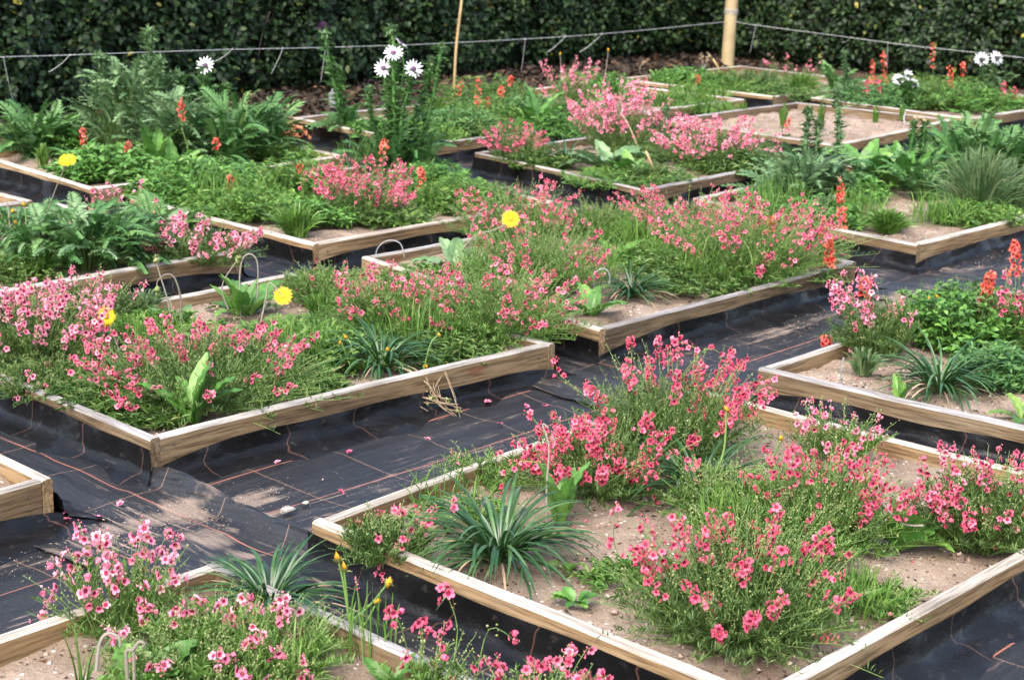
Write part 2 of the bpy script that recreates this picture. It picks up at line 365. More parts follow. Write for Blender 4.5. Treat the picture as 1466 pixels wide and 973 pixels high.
def leaves(mb, P, D, L, W, mi=0, fold=.35, droop=.25, ovate=False, up=None):
    """a cloud of folded leaf blades: P (n,3) bases, D (n,3) directions"""
    P = np.asarray(P, float); D = unit(D); n = len(P)
    L = np.broadcast_to(L, (n,))[:, None]; W = np.broadcast_to(W, (n,))[:, None]
    if up is None: up = np.array([0, 0, 1.0]) + RNG.normal(0, .35, (n, 3))
    Sd = unit(np.cross(D, up)); N = np.cross(Sd, D)
    mid = P + D * L * .5 + N * L * .04
    tip = P + D * L * .97 - N * L * droop
    k = .42 if ovate else .5
    l_ = P + D * L * k + Sd * W * .5 + N * W * fold; r_ = P + D * L * k - Sd * W * .5 + N * W * fold
    b = np.arange(n)[:, None]
    if ovate:
        l2 = P + D * L * .75 + Sd * W * .36 + N * (W * fold - L * droop * .5); r2 = P + D * L * .75 - Sd * W * .36 + N * (W * fold - L * droop * .5)
        V = np.stack([P, l_, r_, mid, tip, l2, r2], 1).reshape(-1, 3)
        F = np.concatenate([b * 7 + np.array(t) for t in ((0, 3, 1), (0, 2, 3), (3, 5, 1), (3, 2, 6), (3, 4, 5), (3, 6, 4))])
    else:
        V = np.stack([P, l_, r_, tip], 1).reshape(-1, 3)
        F = np.concatenate([b * 4 + np.array(t) for t in ((0, 3, 1), (0, 2, 3))])
    mb.add(V, F, mi)
def blobs(mb, P, r, mi=0, stretch=1.0):
    """small octahedra (buds, capsules, pebbles)"""
    P = np.asarray(P, float); n = len(P); r = np.broadcast_to(r, (n,))[:, None, None]
    o = np.array([(1, 0, 0), (-1, 0, 0), (0, 1, 0), (0, -1, 0), (0, 0, stretch), (0, 0, -stretch)])[None] * (1 + RNG.uniform(-.25, .25, (n, 6, 1)))
    q = RNG.normal(0, .25, (n, 3, 3)) + np.eye(3)
    V = P[:, None] + np.einsum('nij,nkj->nki', q, o) * r
    f = np.array([(0, 2, 4), (2, 1, 4), (1, 3, 4), (3, 0, 4), (2, 0, 5), (1, 2, 5), (3, 1, 5), (0, 3, 5)])
    mb.add(V.reshape(-1, 3), (np.arange(n)[:, None, None] * 6 + f).reshape(-1, 3), mi)

# ---- leaf meshes along +X, unit length, shared by the leaf objects
def arch(e0, e1, n, twist=0.0):
    e = np.linspace(e0, e1, n); d = 1.0 / (n - 1)
    x = np.concatenate([[0], np.cumsum(np.cos(e[:-1]) * d)]); z = np.concatenate([[0], np.cumsum(np.sin(e[:-1]) * d)])
    return x, z, e
def ribbon_mesh(mat, e0, e1, wid, n=9, fold=.3, side=.0, profile='strap'):
    x, z, e = arch(e0, e1, n); t = np.linspace(0, 1, n)
    w = wid * (np.minimum(1, .55 + t * 3) * (1 - np.clip((t - .5) / .5, 0, 1) ** 2.2) if profile == 'strap' else (1 - t) ** .7) + .0008
    y0 = side * t * t
    V = []; 
    for i in range(n):
        nx, nz = -math.sin(e[i]), math.cos(e[i])
        for s in (-1, 0, 1):
            V.append((x[i] + nx * w[i] * fold * abs(s), y0[i] + s * w[i] * .5, z[i] + nz * w[i] * fold * abs(s)))
    F = []
    for i in range(n - 1):
        for j in range(2):
            p = i * 3 + j; F += [(p, p + 3, p + 4), (p, p + 4, p + 1)]
    mb = MB(); mb.add(V, F); return mb.mesh('leaf', [mat])
def broad_mesh(mat, e0, e1, wid, n=13, serr=.1, seed=0, round_tip=.65):
    rg = np.random.default_rng(seed); x, z, e = arch(e0, e1, n); t = np.linspace(0, 1, n)
    w = wid * .5 * (np.sin(math.pi * np.clip(t, 0, 1) ** round_tip * .97 + .02) ** .8); w[0] = wid * .07; w[:3] = np.maximum(w[:3], wid * .06)
    V = []; ss = np.array([-1, -.62, -.3, 0, .3, .62, 1]); 
    for i in range(n):
        nx, nz = -math.sin(e[i]), math.cos(e[i]); tooth = 1 + serr * (1 if i % 2 else -1) + rg.uniform(-.06, .06)
        for s in ss:
            k = s * (tooth if abs(s) > .9 else 1)
            h = abs(s) ** 1.2 * w[i] * .28 - (.012 if s == 0 else 0) + (.02 * math.sin(i * 2.6 + (0 if s > 0 else 1.2)) * abs(s) if 0 < i < n - 1 else 0) + rg.uniform(-.006, .006)
            V.append((x[i] + nx * h - abs(s) * w[i] * .12, k * w[i], z[i] + nz * h))
    F = []
    for i in range(n - 1):
        for j in range(6):
            p = i * 7 + j; F += [(p, p + 7, p + 8), (p, p + 8, p + 1)]
    mb = MB(); mb.add(V, F); return mb.mesh('leaf', [mat])
def lobed_mesh(mat, e0, e1, wid, pairs=9, seed=0, spiny=False):
    rg = np.random.default_rng(seed); n = pairs * 2 + 1; x, z, e = arch(e0, e1, n); t = np.linspace(0, 1, n)
    mid = wid * .16 * (1 - t * .6); env = wid * .5 * np.sin(math.pi * np.clip(t * .92 + .06, 0, 1)) ** .7
    V = []; F = []
    for i in range(n):
        nx, nz = -math.sin(e[i]), math.cos(e[i])
        for s in (-1, 0, 1):
            h = mid[i] * .3 * abs(s); V.append((x[i] + nx * h, s * mid[i], z[i] + nz * h))
    for i in range(n - 1):
        for j in range(2):
            p = i * 3 + j; F += [(p, p + 3, p + 4), (p, p + 4, p + 1)]
    for k in range(pairs):
        i = 2 * k + 1
        for s in (-1, 1):
            ww = env[i] * rg.uniform(.8, 1.15); nx, nz = -math.sin(e[i]), math.cos(e[i]); fw = .035 + rg.uniform(0, .03)
            h = rg.uniform(-.25, .55) * ww
            b0, b1 = (i - 1) * 3 + 1 + s, (i + 1) * 3 + 1 + s
            m1 = (x[i] + fw * .6 + nx * (h * .6 + .02), s * (mid[i] + ww * .55), z[i] + fw * .3 * math.sin(e[i]) + nz * (h * .6 + .02))
            tp = (x[i] + fw * 1.5 + nx * h, s * (mid[i] + ww), z[i] + nz * h + fw * math.sin(e[i]))
            m0 = (x[i] - .02 + nx * h * .4, s * (mid[i] + ww * .62), z[i] + nz * h * .4)
            q = len(V); V += [m0, tp, m1]
            F += [(b0, q, q + 2), (b0, q + 2, b1), (q, q + 1, q + 2)]
            if spiny:
                sp_ = (tp[0] + .05, tp[1] + s * .05, tp[2] + .06); q2 = len(V); V.append(sp_); F += [(q + 1, q2, q + 2)]
    mb = MB(); mb.add(V, F); return mb.mesh('leaf', [mat])
# ---- flower meshes facing +Z, radius 1
def twin_flower(mat, seed, cup=0.0):
    rg = np.random.default_rng(seed); V = [(0, 0, -.42)]; F = []; mi = []
    ang0 = [90, 18, -54, -126, 162]; size = [.95, .98, .88, .88, .98]        # lower lobe widest (drawn at the bottom)
    ring = []
    for k in range(5):
        a = math.radians(ang0[k] + 36); V.append((.47 * math.cos(a), .47 * math.sin(a), -.08)); ring.append(len(V) - 1)
    order = [0, 1, 2, 3, 4]
    for k in range(5):
        F.append((0, ring[(k) % 5], ring[(k - 1) % 5])); mi.append(1)
    for k in range(5):
        a = math.radians(ang0[k]); R = size[k] * rg.uniform(.88, 1.08) * (1 - .42 * cup); z = rg.uniform(-.12, .26) + .75 * cup
        # the two ring points either side of this lobe
        cand = sorted(range(5), key=lambda q: abs((math.degrees(math.atan2(V[ring[q]][1], V[ring[q]][0])) - ang0[k] + 180) % 360 - 180))[:2]
        cand = sorted(cand, key=lambda q: (math.degrees(math.atan2(V[ring[q]][1], V[ring[q]][0])) - ang0[k] + 180) % 360)
        q0, q1 = ring[cand[0]], ring[cand[1]]
        b = len(V); wd = .5 + (.1 if k in (2, 3) else 0)
        for da, rr, dz in ((-wd, .78, .02), (-wd * .42, 1.0, .0), (wd * .42, 1.0, .0), (wd, .78, .02)):
            V.append((R * rr * math.cos(a + da), R * rr * math.sin(a + da), z + dz))
        F += [(q0, b, b + 1), (q0, b + 1, q1), (q1, b + 1, b + 2), (q1, b + 2, b + 3)]; mi += [0] * 4
    mb = MB(); mb.add(V, F, mi); return mb
def daisy_flower(petmat, discmat, n, seed, rin=.26, rw=.1, layers=1, dish=.12, disc=.3):
    rg = np.random.default_rng(seed); mb = MB()
    for ly in range(layers):
        for k in range(n):
            a = 2 * math.pi * (k + .5 * ly) / n + rg.normal(0, .04); R = (1 - .18 * ly) * rg.uniform(.86, 1.05); up = dish * rg.uniform(.2, 1.6) + .16 * ly; w_ = rw * rg.uniform(.85, 1.2)
            d = np.array([math.cos(a), math.sin(a), 0]); s = np.array([-d[1], d[0], 0])
            V = [d * rin - s * w_ * .5, d * rin + s * w_ * .5, d * (R * .65) - s * w_ + np.array([0, 0, up * .7]), d * (R * .65) + s * w_ + np.array([0, 0, up * .7]),
                 d * R - s * w_ * .45 + np.array([0, 0, up]), d * R + s * w_ * .45 + np.array([0, 0, up])]
            mb.add(V, [(0, 2, 3), (0, 3, 1), (2, 4, 5), (2, 5, 3)], 0)
    ns = 12
    ring = [(disc * r * math.cos(2 * math.pi * j / ns), disc * r * math.sin(2 * math.pi * j / ns), h) for r, h in ((1, .04), (.75, .14), (.35, .19)) for j in range(ns)] + [(0, 0, .17)]
    F = []
    for i in range(2):
        for j in range(ns):
            p, q = i * ns + j, i * ns + (j + 1) % ns; F += [(p, q, q + ns), (p, q + ns, p + ns)]
    for j in range(ns): F.append((2 * ns + j, 2 * ns + (j + 1) % ns, 3 * ns))
    mb.add(ring, F, 1)
    # green cup behind
    cup = [(disc * 1.05 * math.cos(2 * math.pi * j / 8), disc * 1.05 * math.sin(2 * math.pi * j / 8), 0.0) for j in range(8)] + [(.1 * math.cos(2 * math.pi * j / 8), .1 * math.sin(2 * math.pi * j / 8), -.35) for j in range(8)]
    F = []
    for j in range(8): F += [(j, (j + 1) % 8, 8 + (j + 1) % 8), (j, 8 + (j + 1) % 8, 8 + j)]
    mb.add(cup, F, 2)
    return mb.mesh('flower', [petmat, discmat, 'stem'])
FLOW = {c: [twin_flower(c, 100 + k, (0, 0, .15, .3, .85)[k]) for k in range(5)] for c in ('coral', 'rose', 'pale', 'orange')}
FLOWME = {c: [mb.mesh('flower', [c, 'throat']) for mb in FLOW[c]] for c in FLOW}
STRAP = [ribbon_mesh('strap', math.radians(a), math.radians(b), w_, side=s_, n=10) for a, b, w_, s_ in
         ((72, -5, .034, .05), (68, -25, .036, -.07), (60, -45, .038, .1), (52, -60, .038, -.12), (44, -50, .034, .06), (62, -35, .04, .15), (34, -40, .038, -.05), (60, -25, .034, -.1), (54, -30, .036, .2), (26, -30, .036, -.16))]
STRAP.append(ribbon_mesh('dry', math.radians(30), math.radians(-40), .035, n=8, side=.1))
BLADE = [ribbon_mesh('grass', math.radians(a), math.radians(b), w_, side=s_, n=7, profile='grass') for a, b, w_, s_ in
         ((84, 60, .05, .05), (78, 35, .045, -.1), (70, 0, .045, .12), (86, 70, .04, -.04))]
def broads(mat, wid, serr=.1, tip=.65, elev=((70, 20), (52, 5), (40, -20), (28, -18), (62, -5))):
    return [broad_mesh(mat, math.radians(a), math.radians(b), wid, serr=serr, seed=k, round_tip=tip) for k, (a, b) in enumerate(elev)]
BROAD = broads('broad', .42); BROADW = broads('broad', .62, .13, .8); GREYB = broads('grey_leaf', .4, .05, .75); LONG = broads('broad', .24, .08, .7); BRIGHT = broads('fine_bright', .3, .12, .8)
ERECT = broads('broad', .34, .09, .7, ((84, 66), (78, 52), (72, 30), (58, 10), (80, 72)))
LOBED = [lobed_mesh('lobed', math.radians(a), math.radians(b), .36, pairs=13, seed=k) for k, (a, b) in enumerate(((75, 15), (62, -15), (48, -25), (35, -25), (80, 30)))]
FLATL = [lobed_mesh('lobed', math.radians(a), math.radians(b), .4, pairs=15, seed=40 + k) for k, (a, b) in enumerate(((58, -20), (45, -35), (30, -30), (20, -25), (68, 0)))]
FLATG = [lobed_mesh('grey_leaf', math.radians(a), math.radians(b), .38, pairs=15, seed=50 + k) for k, (a, b) in enumerate(((58, -20), (45, -35), (30, -30), (20, -25), (68, 0)))]
GLOBED = [lobed_mesh('grey_leaf', math.radians(a), math.radians(b), .36, pairs=13, seed=9 + k) for k, (a, b) in enumerate(((75, 15), (62, -15), (48, -25), (35, -25), (80, 30)))]
SPINY = [lobed_mesh('lobed', math.radians(a), math.radians(b), .4, pairs=6, seed=20 + k, spiny=True) for k, (a, b) in enumerate(((55, 10), (40, -10), (30, -30)))]
GSPINY = [lobed_mesh('grey_leaf', math.radians(a), math.radians(b), .4, pairs=6, seed=30 + k, spiny=True) for k, (a, b) in enumerate(((55, 10), (40, -10), (30, -30)))]
WDAISY = [daisy_flower('white', 'purple', 15, k, disc=.3, rw=.1) for k in range(2)]
YDAISY = [daisy_flower('yellow', 'ochre', 36, k, disc=.3, rw=.055, layers=2, dish=.1) for k in range(2)]

def place(name, me, parent, loc, rz=0.0, scale=1.0, tilt=(0, 0)):
    o = bpy.data.objects.new(name, me); COL.objects.link(o); o.parent = parent
    o.location = loc; o.rotation_euler = (tilt[0], tilt[1], rz)
    o.scale = scale if hasattr(scale, '__len__') else (scale, scale, scale)
    return o
def face_matrix(p, facing, r, roll=0.0):
    z = Vector(unit(facing)); upv = Vector((0, 0, 1)); x = upv.cross(z)
    if x.length < .05: x = Vector((1, 0, 0))
    x.normalize(); y = z.cross(x)
    R = Matrix((x, y, z)).transposed().to_4x4() @ Matrix.Rotation(roll, 4, 'Z')
    return Matrix.Translation(Vector(p)) @ R @ Matrix.Diagonal((r, r, r, 1))
VIEW = unit(-FWD + np.array([0, 0, .45]))

# ------------------------------------------------------------------ ground and membrane
_ph = np.random.default_rng(5).uniform(0, 6.28, (40,))
def undul(x, y, along=0):
    a, b = (x, y) if along == 0 else (y, x)
    h = .0022 * np.sin(a * 1.3 + b * 7 + _ph[0]) + .002 * np.sin(a * 2.1 - b * 13 + _ph[1]) + .0016 * np.sin(a * 4.3 + b * 24 + _ph[2])
    h += .0022 * np.maximum(0, np.sin(a * .9 + b * 17 + 1.5 * np.sin(a * 2.2 + _ph[4]) + _ph[3])) ** 6 * 2
    return h
def sheet(name, x0, x1, y0, y1, nx, ny, zf, mat, uvf=None):
    X, Y = np.meshgrid(np.linspace(x0, x1, nx), np.linspace(y0, y1, ny), indexing='ij')
    V = np.stack([X, Y, zf(X, Y)], -1).reshape(-1, 3)
    i, j = np.meshgrid(np.arange(nx - 1), np.arange(ny - 1), indexing='ij'); p = i * ny + j
    F = np.stack([np.stack([p, p + ny, p + ny + 1], -1), np.stack([p, p + ny + 1, p + 1], -1)], 2).reshape(-1, 3)
    uvs = None if uvf is None else np.stack(uvf(X.ravel(), Y.ravel()), -1)
    mb = MB(); mb.add(V, F, 0, uvs); return mb, mat
DUST = []
for (a, b, lx, ly, k_) in ((268, 735, .1, .1, .8), (215, 748, .12, .07, .8), (300, 775, .09, .09, .75), (345, 718, .16, .05, .9), (385, 738, .14, .03, .8), (350, 800, .08, .05, .7), (150, 765, .16, .06, .6), (100, 790, .2, .05, .6), (40, 800, .2, .06, .55), (300, 690, .2, .04, .45), (440, 775, .05, .04, .9),
                        (650, 655, .5, .035, .5), (720, 596, .4, .03, .45), (1130, 470, .4, .06, .6), (1290, 430, .35, .08, .7), (1400, 375, .4, .08, .75), (1230, 405, .3, .06, .55), (960, 520, .3, .06, .5), (560, 620, .3, .03, .4)):
    c_ = at(a, b, .0); DUST.append((c_[0], c_[1], lx, ly, k_))
def structure(mb_mat, name):
    o = mb_mat[0].build(name, [mb_mat[1]]); o['kind'] = 'structure'
    if name == 'weed_membrane':
        co = np.concatenate(mb_mat[0].v); d_ = np.zeros(len(co))
        for (cx, cy_, lx, ly, k_) in DUST: d_ = np.maximum(d_, k_ * np.exp(-((co[:, 0] - cx) / lx) ** 2 - ((co[:, 1] - cy_) / ly) ** 2))
        o.data.attributes.new('dust', 'FLOAT', 'POINT').data.foreach_set('value', d_.astype(np.float32))
    return o
def ground_z(x, y):
    r = np.hypot(x, y); return -.03 + np.where(r < 30, .006 * np.sin(x * 5 + 1) * np.sin(y * 6.3), 0)
ax = np.concatenate([[-400, -120, -40], np.linspace(-15, 25, 81), [60, 150, 400]])
X, Y = np.meshgrid(ax, ax, indexing='ij')
V = np.stack([X, Y, ground_z(X, Y)], -1).reshape(-1, 3); n_ = len(ax)
i, j = np.meshgrid(np.arange(n_ - 1), np.arange(n_ - 1), indexing='ij'); p = i * n_ + j
mb = MB(); mb.add(V, np.stack([np.stack([p, p + n_, p + n_ + 1], -1), np.stack([p, p + n_ + 1, p + 1], -1)], 2).reshape(-1, 3))
structure((mb, 'earth'), 'ground')
structure(sheet('weed_membrane', -1.5 * S, 8.25 * S, 1.12 * S, 5.72 * S, 200, 260, lambda x, y: undul(x, y), 'membrane', lambda x, y: (x, y + .0805)), 'weed_membrane')
structure(sheet('weed_membrane', -1.5 * S, 8.25 * S, -.6 * S, 1.16 * S, 160, 90, lambda x, y: undul(x, y) + .004, 'membrane', lambda x, y: (x + .11, y - .0486)), 'weed_membrane')
def strip_z(ur):
    def f(x, y):
        z = undul(x, y) + .007 + .002 * np.sin(y * 9 + x * 30)
        if ur:
            u, v = x / S, -y / S
            t = np.clip((v + 2.62) / .2, 0, 1) * np.clip((-1.84 - v) / .12, 0, 1)
            z = z + (.05 + .006 * np.sin(v * 21)) * np.exp(-((u - 1.712 - .012 * np.sin(v * 7)) / .0115) ** 2) * t
            z = z + .012 * np.exp(-((u - 1.64) / .012) ** 2) * np.clip((v + 2.3) / .3, 0, 1) * 0
        else:
            z = z + .006 * np.maximum(0, np.sin(x * 42 + 2 * np.sin(y * 1.7))) ** 4
        return z
    return f
for k, (u0, u1) in enumerate(((1.40, 1.765), (2.66, 3.02), (3.95, 4.46), (5.42, 5.86))):
    structure(sheet('weed_membrane', u0 * S, u1 * S, .2 * S, 5.7 * S, 44, 300, strip_z(k == 0), 'membrane', lambda x, y: (y + .2 * u0, x + .081)), 'weed_membrane')

# ------------------------------------------------------------------ raised beds
TH = .027
def bow_of(P, Q):
    return -.005 + .013 * ((abs(P[0]) * 37.7 + abs(Q[1]) * 19.3) % 1.0)
def plank(parent, P, Q, inward, c):
    """timber from P to Q along its outer top edge (2D world), as its own object with x along its length"""
    P, Q = np.asarray(P, float), np.asarray(Q, float); L = np.linalg.norm(Q - P); d = (Q - P) / L
    out = -np.asarray(inward, float); rg = np.random.default_rng(int(1000 * abs(P[0]) + 77 * abs(Q[1])) % 99991)
    n = 15; t = np.linspace(-.5, .5, n); bow = bow_of(P, Q) * (1 - (2 * t) ** 2) + rg.normal(0, .0005, n)
    sag = rg.uniform(-.005, .004) * (1 - (2 * t) ** 2) + rg.normal(0, .0005, n)
    z1 = TOP; z0 = .012
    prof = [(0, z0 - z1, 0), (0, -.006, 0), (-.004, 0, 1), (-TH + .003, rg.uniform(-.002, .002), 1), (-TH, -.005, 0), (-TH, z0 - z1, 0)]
    V = []; 
    for i in range(n):
        for (o, z, _) in prof:
            V.append((t[i] * L, o + bow[i], z + sag[i]))
    m = len(prof); F = []; mi = []
    for i in range(n - 1):
        for j in range(m):
            k = (j + 1) % m; a, b, cc, dd = i * m + j, i * m + k, (i + 1) * m + k, (i + 1) * m + j
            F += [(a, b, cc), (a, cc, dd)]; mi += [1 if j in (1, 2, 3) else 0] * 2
    for e in (0, n - 1):
        f = [(e * m, e * m + q, e * m + q + 1) for q in range(1, m - 1)]
        F += f if e else [x[::-1] for x in f]; mi += [0] * len(f)
    mb = MB(); mb.add(V, F, mi)
    sp_ = [(sg * (L / 2 - .034 - rg.uniform(0, .008)), .0005, z + rg.uniform(-.006, .006)) for sg in (-1, 1) for z in (-.03, -.062)]
    blobs(mb, sp_, .0042, 2, .6)
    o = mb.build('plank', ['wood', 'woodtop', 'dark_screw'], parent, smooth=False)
    mid = (P + Q) / 2
    o.matrix_local = Matrix(((d[0], out[0], 0, mid[0] - c[0]), (d[1], out[1], 0, mid[1] - c[1]), (0, 0, 1, z1), (0, 0, 0, 1)))
    # screw heads at the ends
    return o
def liner(parent, P, Q, inward, hc, c, seed):
    P, Q = np.asarray(P, float), np.asarray(Q, float); L = np.linalg.norm(Q - P); d = (Q - P) / L; out = -np.asarray(inward, float)
    rg = np.random.default_rng(seed); n = 70; t = np.linspace(0, 1, n); ph = rg.uniform(0, 6.28, 6)
    va = .8 if hc < .069 else .3
    h = hc * (1 + va * (.12 * np.sin(t * 5 + ph[0]) + .07 * np.sin(t * 17 + ph[1]))) + (-.5 * hc * np.abs(2 * t - 1) ** 5 if hc < .069 else 0)
    h = np.minimum(h, TOP - .009)
    prof = [(.004, 1.0), (.005, .7), (.008, .38), (.017, .14), (.042, .09), (.07, .0), (.11, -.12)]
    V = []; UV = []
    for k, (o, zz) in enumerate(prof):
        oo = o * (1 + .28 * np.sin(t * 9 + ph[2] + k * .25) + .2 * np.sin(t * 31 + ph[3] + k * .2)) if k else np.full(n, o)
        wr = .007 * np.sin(t * L * 16 + ph[4] + .4 * k) * (1 if 0 < k < 5 else 0) + .0035 * np.sin(t * L * 47 + ph[5]) * (1 if 0 < k < 6 else 0)
        oo = np.maximum(oo + wr, .005) + np.maximum(bow_of(P, Q), 0) * (1 - (2 * t - 1) ** 2) + .0015
        x = -oo + t * (L + 2 * oo)
        z = h * zz if zz >= 0 else np.full(n, -.005)
        if 0 < k < 6: z = z + .004 + .006 * np.maximum(0, np.sin(t * L * 21 + ph[1])) ** 3 * (k > 2)
        V.append(np.stack([P[0] + d[0] * x + out[0] * oo - c[0], P[1] + d[1] * x + out[1] * oo - c[1], z], -1))
        UV.append(np.stack([x + P[0] * .3, np.full(n, k * .03)], -1))
    V = np.array(V).reshape(-1, 3); F = []
    for k in range(len(prof) - 1):
        for i in range(n - 1):
            a = k * n + i; F += [(a, a + n, a + n + 1), (a, a + n + 1, a + 1)]
    mb = MB(); mb.add(V, F, 0, np.array(UV).reshape(-1, 2)); return mb.build('liner', ['liner'], parent)
QUADS = {
 'A': [[1.668, -1.95], [1.671, -1.094], [2.764, -1.088], [2.72, -1.99]], 'B': [[1.732, -3.308], [1.718, -2.453], [2.761, -2.404], [2.761, -3.308]],
 'D': [[3.024, -3.328], [2.924, -2.413], [4.015, -2.415], [4.015, -3.328]], 'N': [[2.935, -1.982], [3.006, -1.108], [4.026, -1.108], [4.026, -1.995]],
 'F': [[4.427, -3.285], [4.347, -2.42], [5.433, -2.414], [5.433, -3.355]], 'E': [[3.044, -4.415], [3.028, -3.531], [4.04, -3.538], [4.046, -4.415]],
 'G': [[4.537, -4.376], [4.416, -3.479], [5.51, -3.52], [5.51, -4.376]], 'H': [[5.804, -4.492], [5.804, -3.628], [6.899, -3.72], [6.819, -4.49]],
 'M': [[3.11, -5.494], [3.037, -4.618], [4.11, -4.618], [4.11, -5.494]], 'L': [[4.59, -5.474], [4.525, -4.636], [5.631, -4.588], [5.631, -5.447]],
 'I': [[7.03, -4.546], [6.99, -3.68], [8.07, -3.628], [8.07, -4.546]], 'K': [[5.70, -5.574], [5.70, -4.699], [6.70, -4.697], [6.62, -5.574]],
 'J': [[6.80, -5.60], [6.904, -4.684], [7.92, -4.60], [7.92, -5.60]], 'C': [[1.767, -4.47], [1.767, -3.593], [2.828, -3.593], [2.828, -4.47]],
 'Q': [[0.395, -1.905], [0.395, -1.045], [1.455, -1.045], [1.46, -1.924]], 'P': [[0.42, -3.275], [0.42, -2.399], [1.482, -2.399], [1.482, -3.275]],
 'S': [[1.78, -5.43], [1.78, -4.55], [2.79, -4.55], [2.79, -5.43]]}
BEDLAB = {
 'A': 'raised timber bed holding coral twinspurs, a strap-leaved clump and bare pinkish sand, white-topped boards',
 'B': 'raised timber bed with a knotty front board, wide rose twinspur and open yellow daisy',
 'D': 'raised timber bed brimming with small rose twinspurs and one compact dark strap clump',
 'N': 'raised timber bed with sandy corner and a dark grassy clump among yellow-flowered greens',
 'F': 'raised timber bed of grassy tufts and green rosettes, coral spike by its sandy corner',
 'E': 'raised timber bed holding the tall white daisies and a round rose-pink twinspur',
 'G': 'raised timber bed under the largest pale pink twinspur cloud, woolly grey leaves in front',
 'H': 'almost bare sandy raised timber bed with a few thin grass blades',
 'M': 'raised timber bed crowded with tall thistles by the hedge, two coral spikes near its boards',
 'L': 'raised timber bed with the long-leaved rosette behind the tall white daisies',
 'I': 'raised timber bed beyond the bare sandy one, with red spikes and white daisies',
 'K': 'shallow raised timber bed of thin young grass behind the pale pink twinspur cloud',
 'J': 'raised timber bed at the foot of the round fence post, full of low grassy greens',
 'C': 'raised timber bed filled by one sprawling grey-green lobed plant and pale pink sprays',
 'Q': 'raised timber bed nearest the viewer with pale pink nodding flowers and a woolly curled stem',
 'P': 'sandy raised timber bed, only its knotty corner showing beside the dusty membrane path',
 'S': 'raised timber bed of which only a board end shows behind the grey-green lobed plant'}
BEDS = {}
def make_bed(k):
    q = [np.array([u * S, -v * S]) for u, v in QUADS[k]]; L_, F_, R_, B_ = q; c = np.array([*(sum(q) / 4), 0.0])
    bed = thing('raised_bed', BEDLAB[k], 'raised bed', c, 'timber raised beds laid out on black membrane'); BEDS[k] = bed
    def inw(P, Q):
        d = unit(Q - P); n = np.array([-d[1], d[0]]); return n if n @ (c[:2] - P) > 0 else -n
    sides = [(L_, F_, 'fl'), (F_, R_, 'fr'), (B_, R_, 'br'), (L_, B_, 'bl')]
    sd = ord(k) * 13
    for (P, Q, w_) in sides:
        d = unit(Q - P); g = TH + .002
        if w_ in ('fr', 'bl'): plank(bed, P + d * g, Q - d * g, inw(P, Q), c)
        else: plank(bed, P, Q, inw(P, Q), c)
        hc = {'fl': .088, 'fr': .061, 'br': .07, 'bl': .05}[w_]
        if k == 'N' and w_ == 'fl': hc = .068
        if k in 'DF' and w_ == 'fl': hc = .07
        if k == 'A' and w_ == 'fr': hc = .068
        liner(bed, P, Q, inw(P, Q), hc, c, sd); sd += 1
    # sand, dished and lumpy
    n = 34; a = np.linspace(.012, .988, n); A, B = np.meshgrid(a, a, indexing='ij')
    PX = (1 - A)[..., None] * ((1 - B)[..., None] * L_ + B[..., None] * F_) + A[..., None] * ((1 - B)[..., None] * B_ + B[..., None] * R_)
    rg = np.random.default_rng(sd); x, y = PX[..., 0], PX[..., 1]
    z = SOIL + .005 * np.sin(x * 9 + y * 4) + .004 * np.sin(x * 21 - y * 17) + .003 * np.sin(y * 38 + x * 11) + rg.normal(0, .0026, x.shape) - .006 + .006 * np.sin(x * 47 + 2 * np.sin(y * 13)) * np.sin(y * 41 - x * 9) 
    V = np.stack([x - c[0], y - c[1], z], -1).reshape(-1, 3); i, j = np.meshgrid(np.arange(n - 1), np.arange(n - 1), indexing='ij'); p = i * n + j
    mb = MB(); mb.add(V, np.stack([np.stack([p, p + n + 1, p + n], -1), np.stack([p, p + 1, p + n + 1], -1)], 2).reshape(-1, 3))
    mb.build('sand', ['sand'], bed)
    if k in 'ANDQPHBF':
        m = 1500 if k in 'ANQ' else 600; ii = rg.integers(1, n - 1, m); jj = rg.integers(1, n - 1, m)
        Pp = V.reshape(n, n, 3)[ii, jj] + rg.normal(0, .012, (m, 3)) * (1, 1, 0)
        mb = MB(); blobs(mb, Pp, np.abs(rg.normal(.0014, .0018, m)) + .0012); m2 = m // 3; i2 = rg.integers(1, n - 1, m2); j2 = rg.integers(1, n - 1, m2); a2 = rg.uniform(0, 6.28, m2); leaves(mb, V.reshape(n, n, 3)[i2, j2] + rg.normal(0, .015, (m2, 3)) * (1, 1, 0) + [0, 0, .002], np.stack([np.cos(a2), np.sin(a2), rg.normal(0, .2, m2)], -1), rg.uniform(.005, .022, m2), rg.uniform(.0015, .006, m2), 1); m3 = 60 if k in 'AQB' else 25; i2 = rg.integers(1, n - 1, m3); j2 = rg.integers(1, n - 1, m3); a2 = rg.uniform(0, 6.28, m3); leaves(mb, V.reshape(n, n, 3)[i2, j2] + rg.normal(0, .015, (m3, 3)) * (1, 1, 0) + [0, 0, .003], np.stack([np.cos(a2), np.sin(a2), rg.normal(.1, .2, m3)], -1), rg.uniform(.007, .013, m3), rg.uniform(.005, .009, m3), 2); mb.build('pebbles', ['pebble', 'litter', 'rose'], bed, kind='stuff')
    return bed
for k in QUADS: make_bed(k)

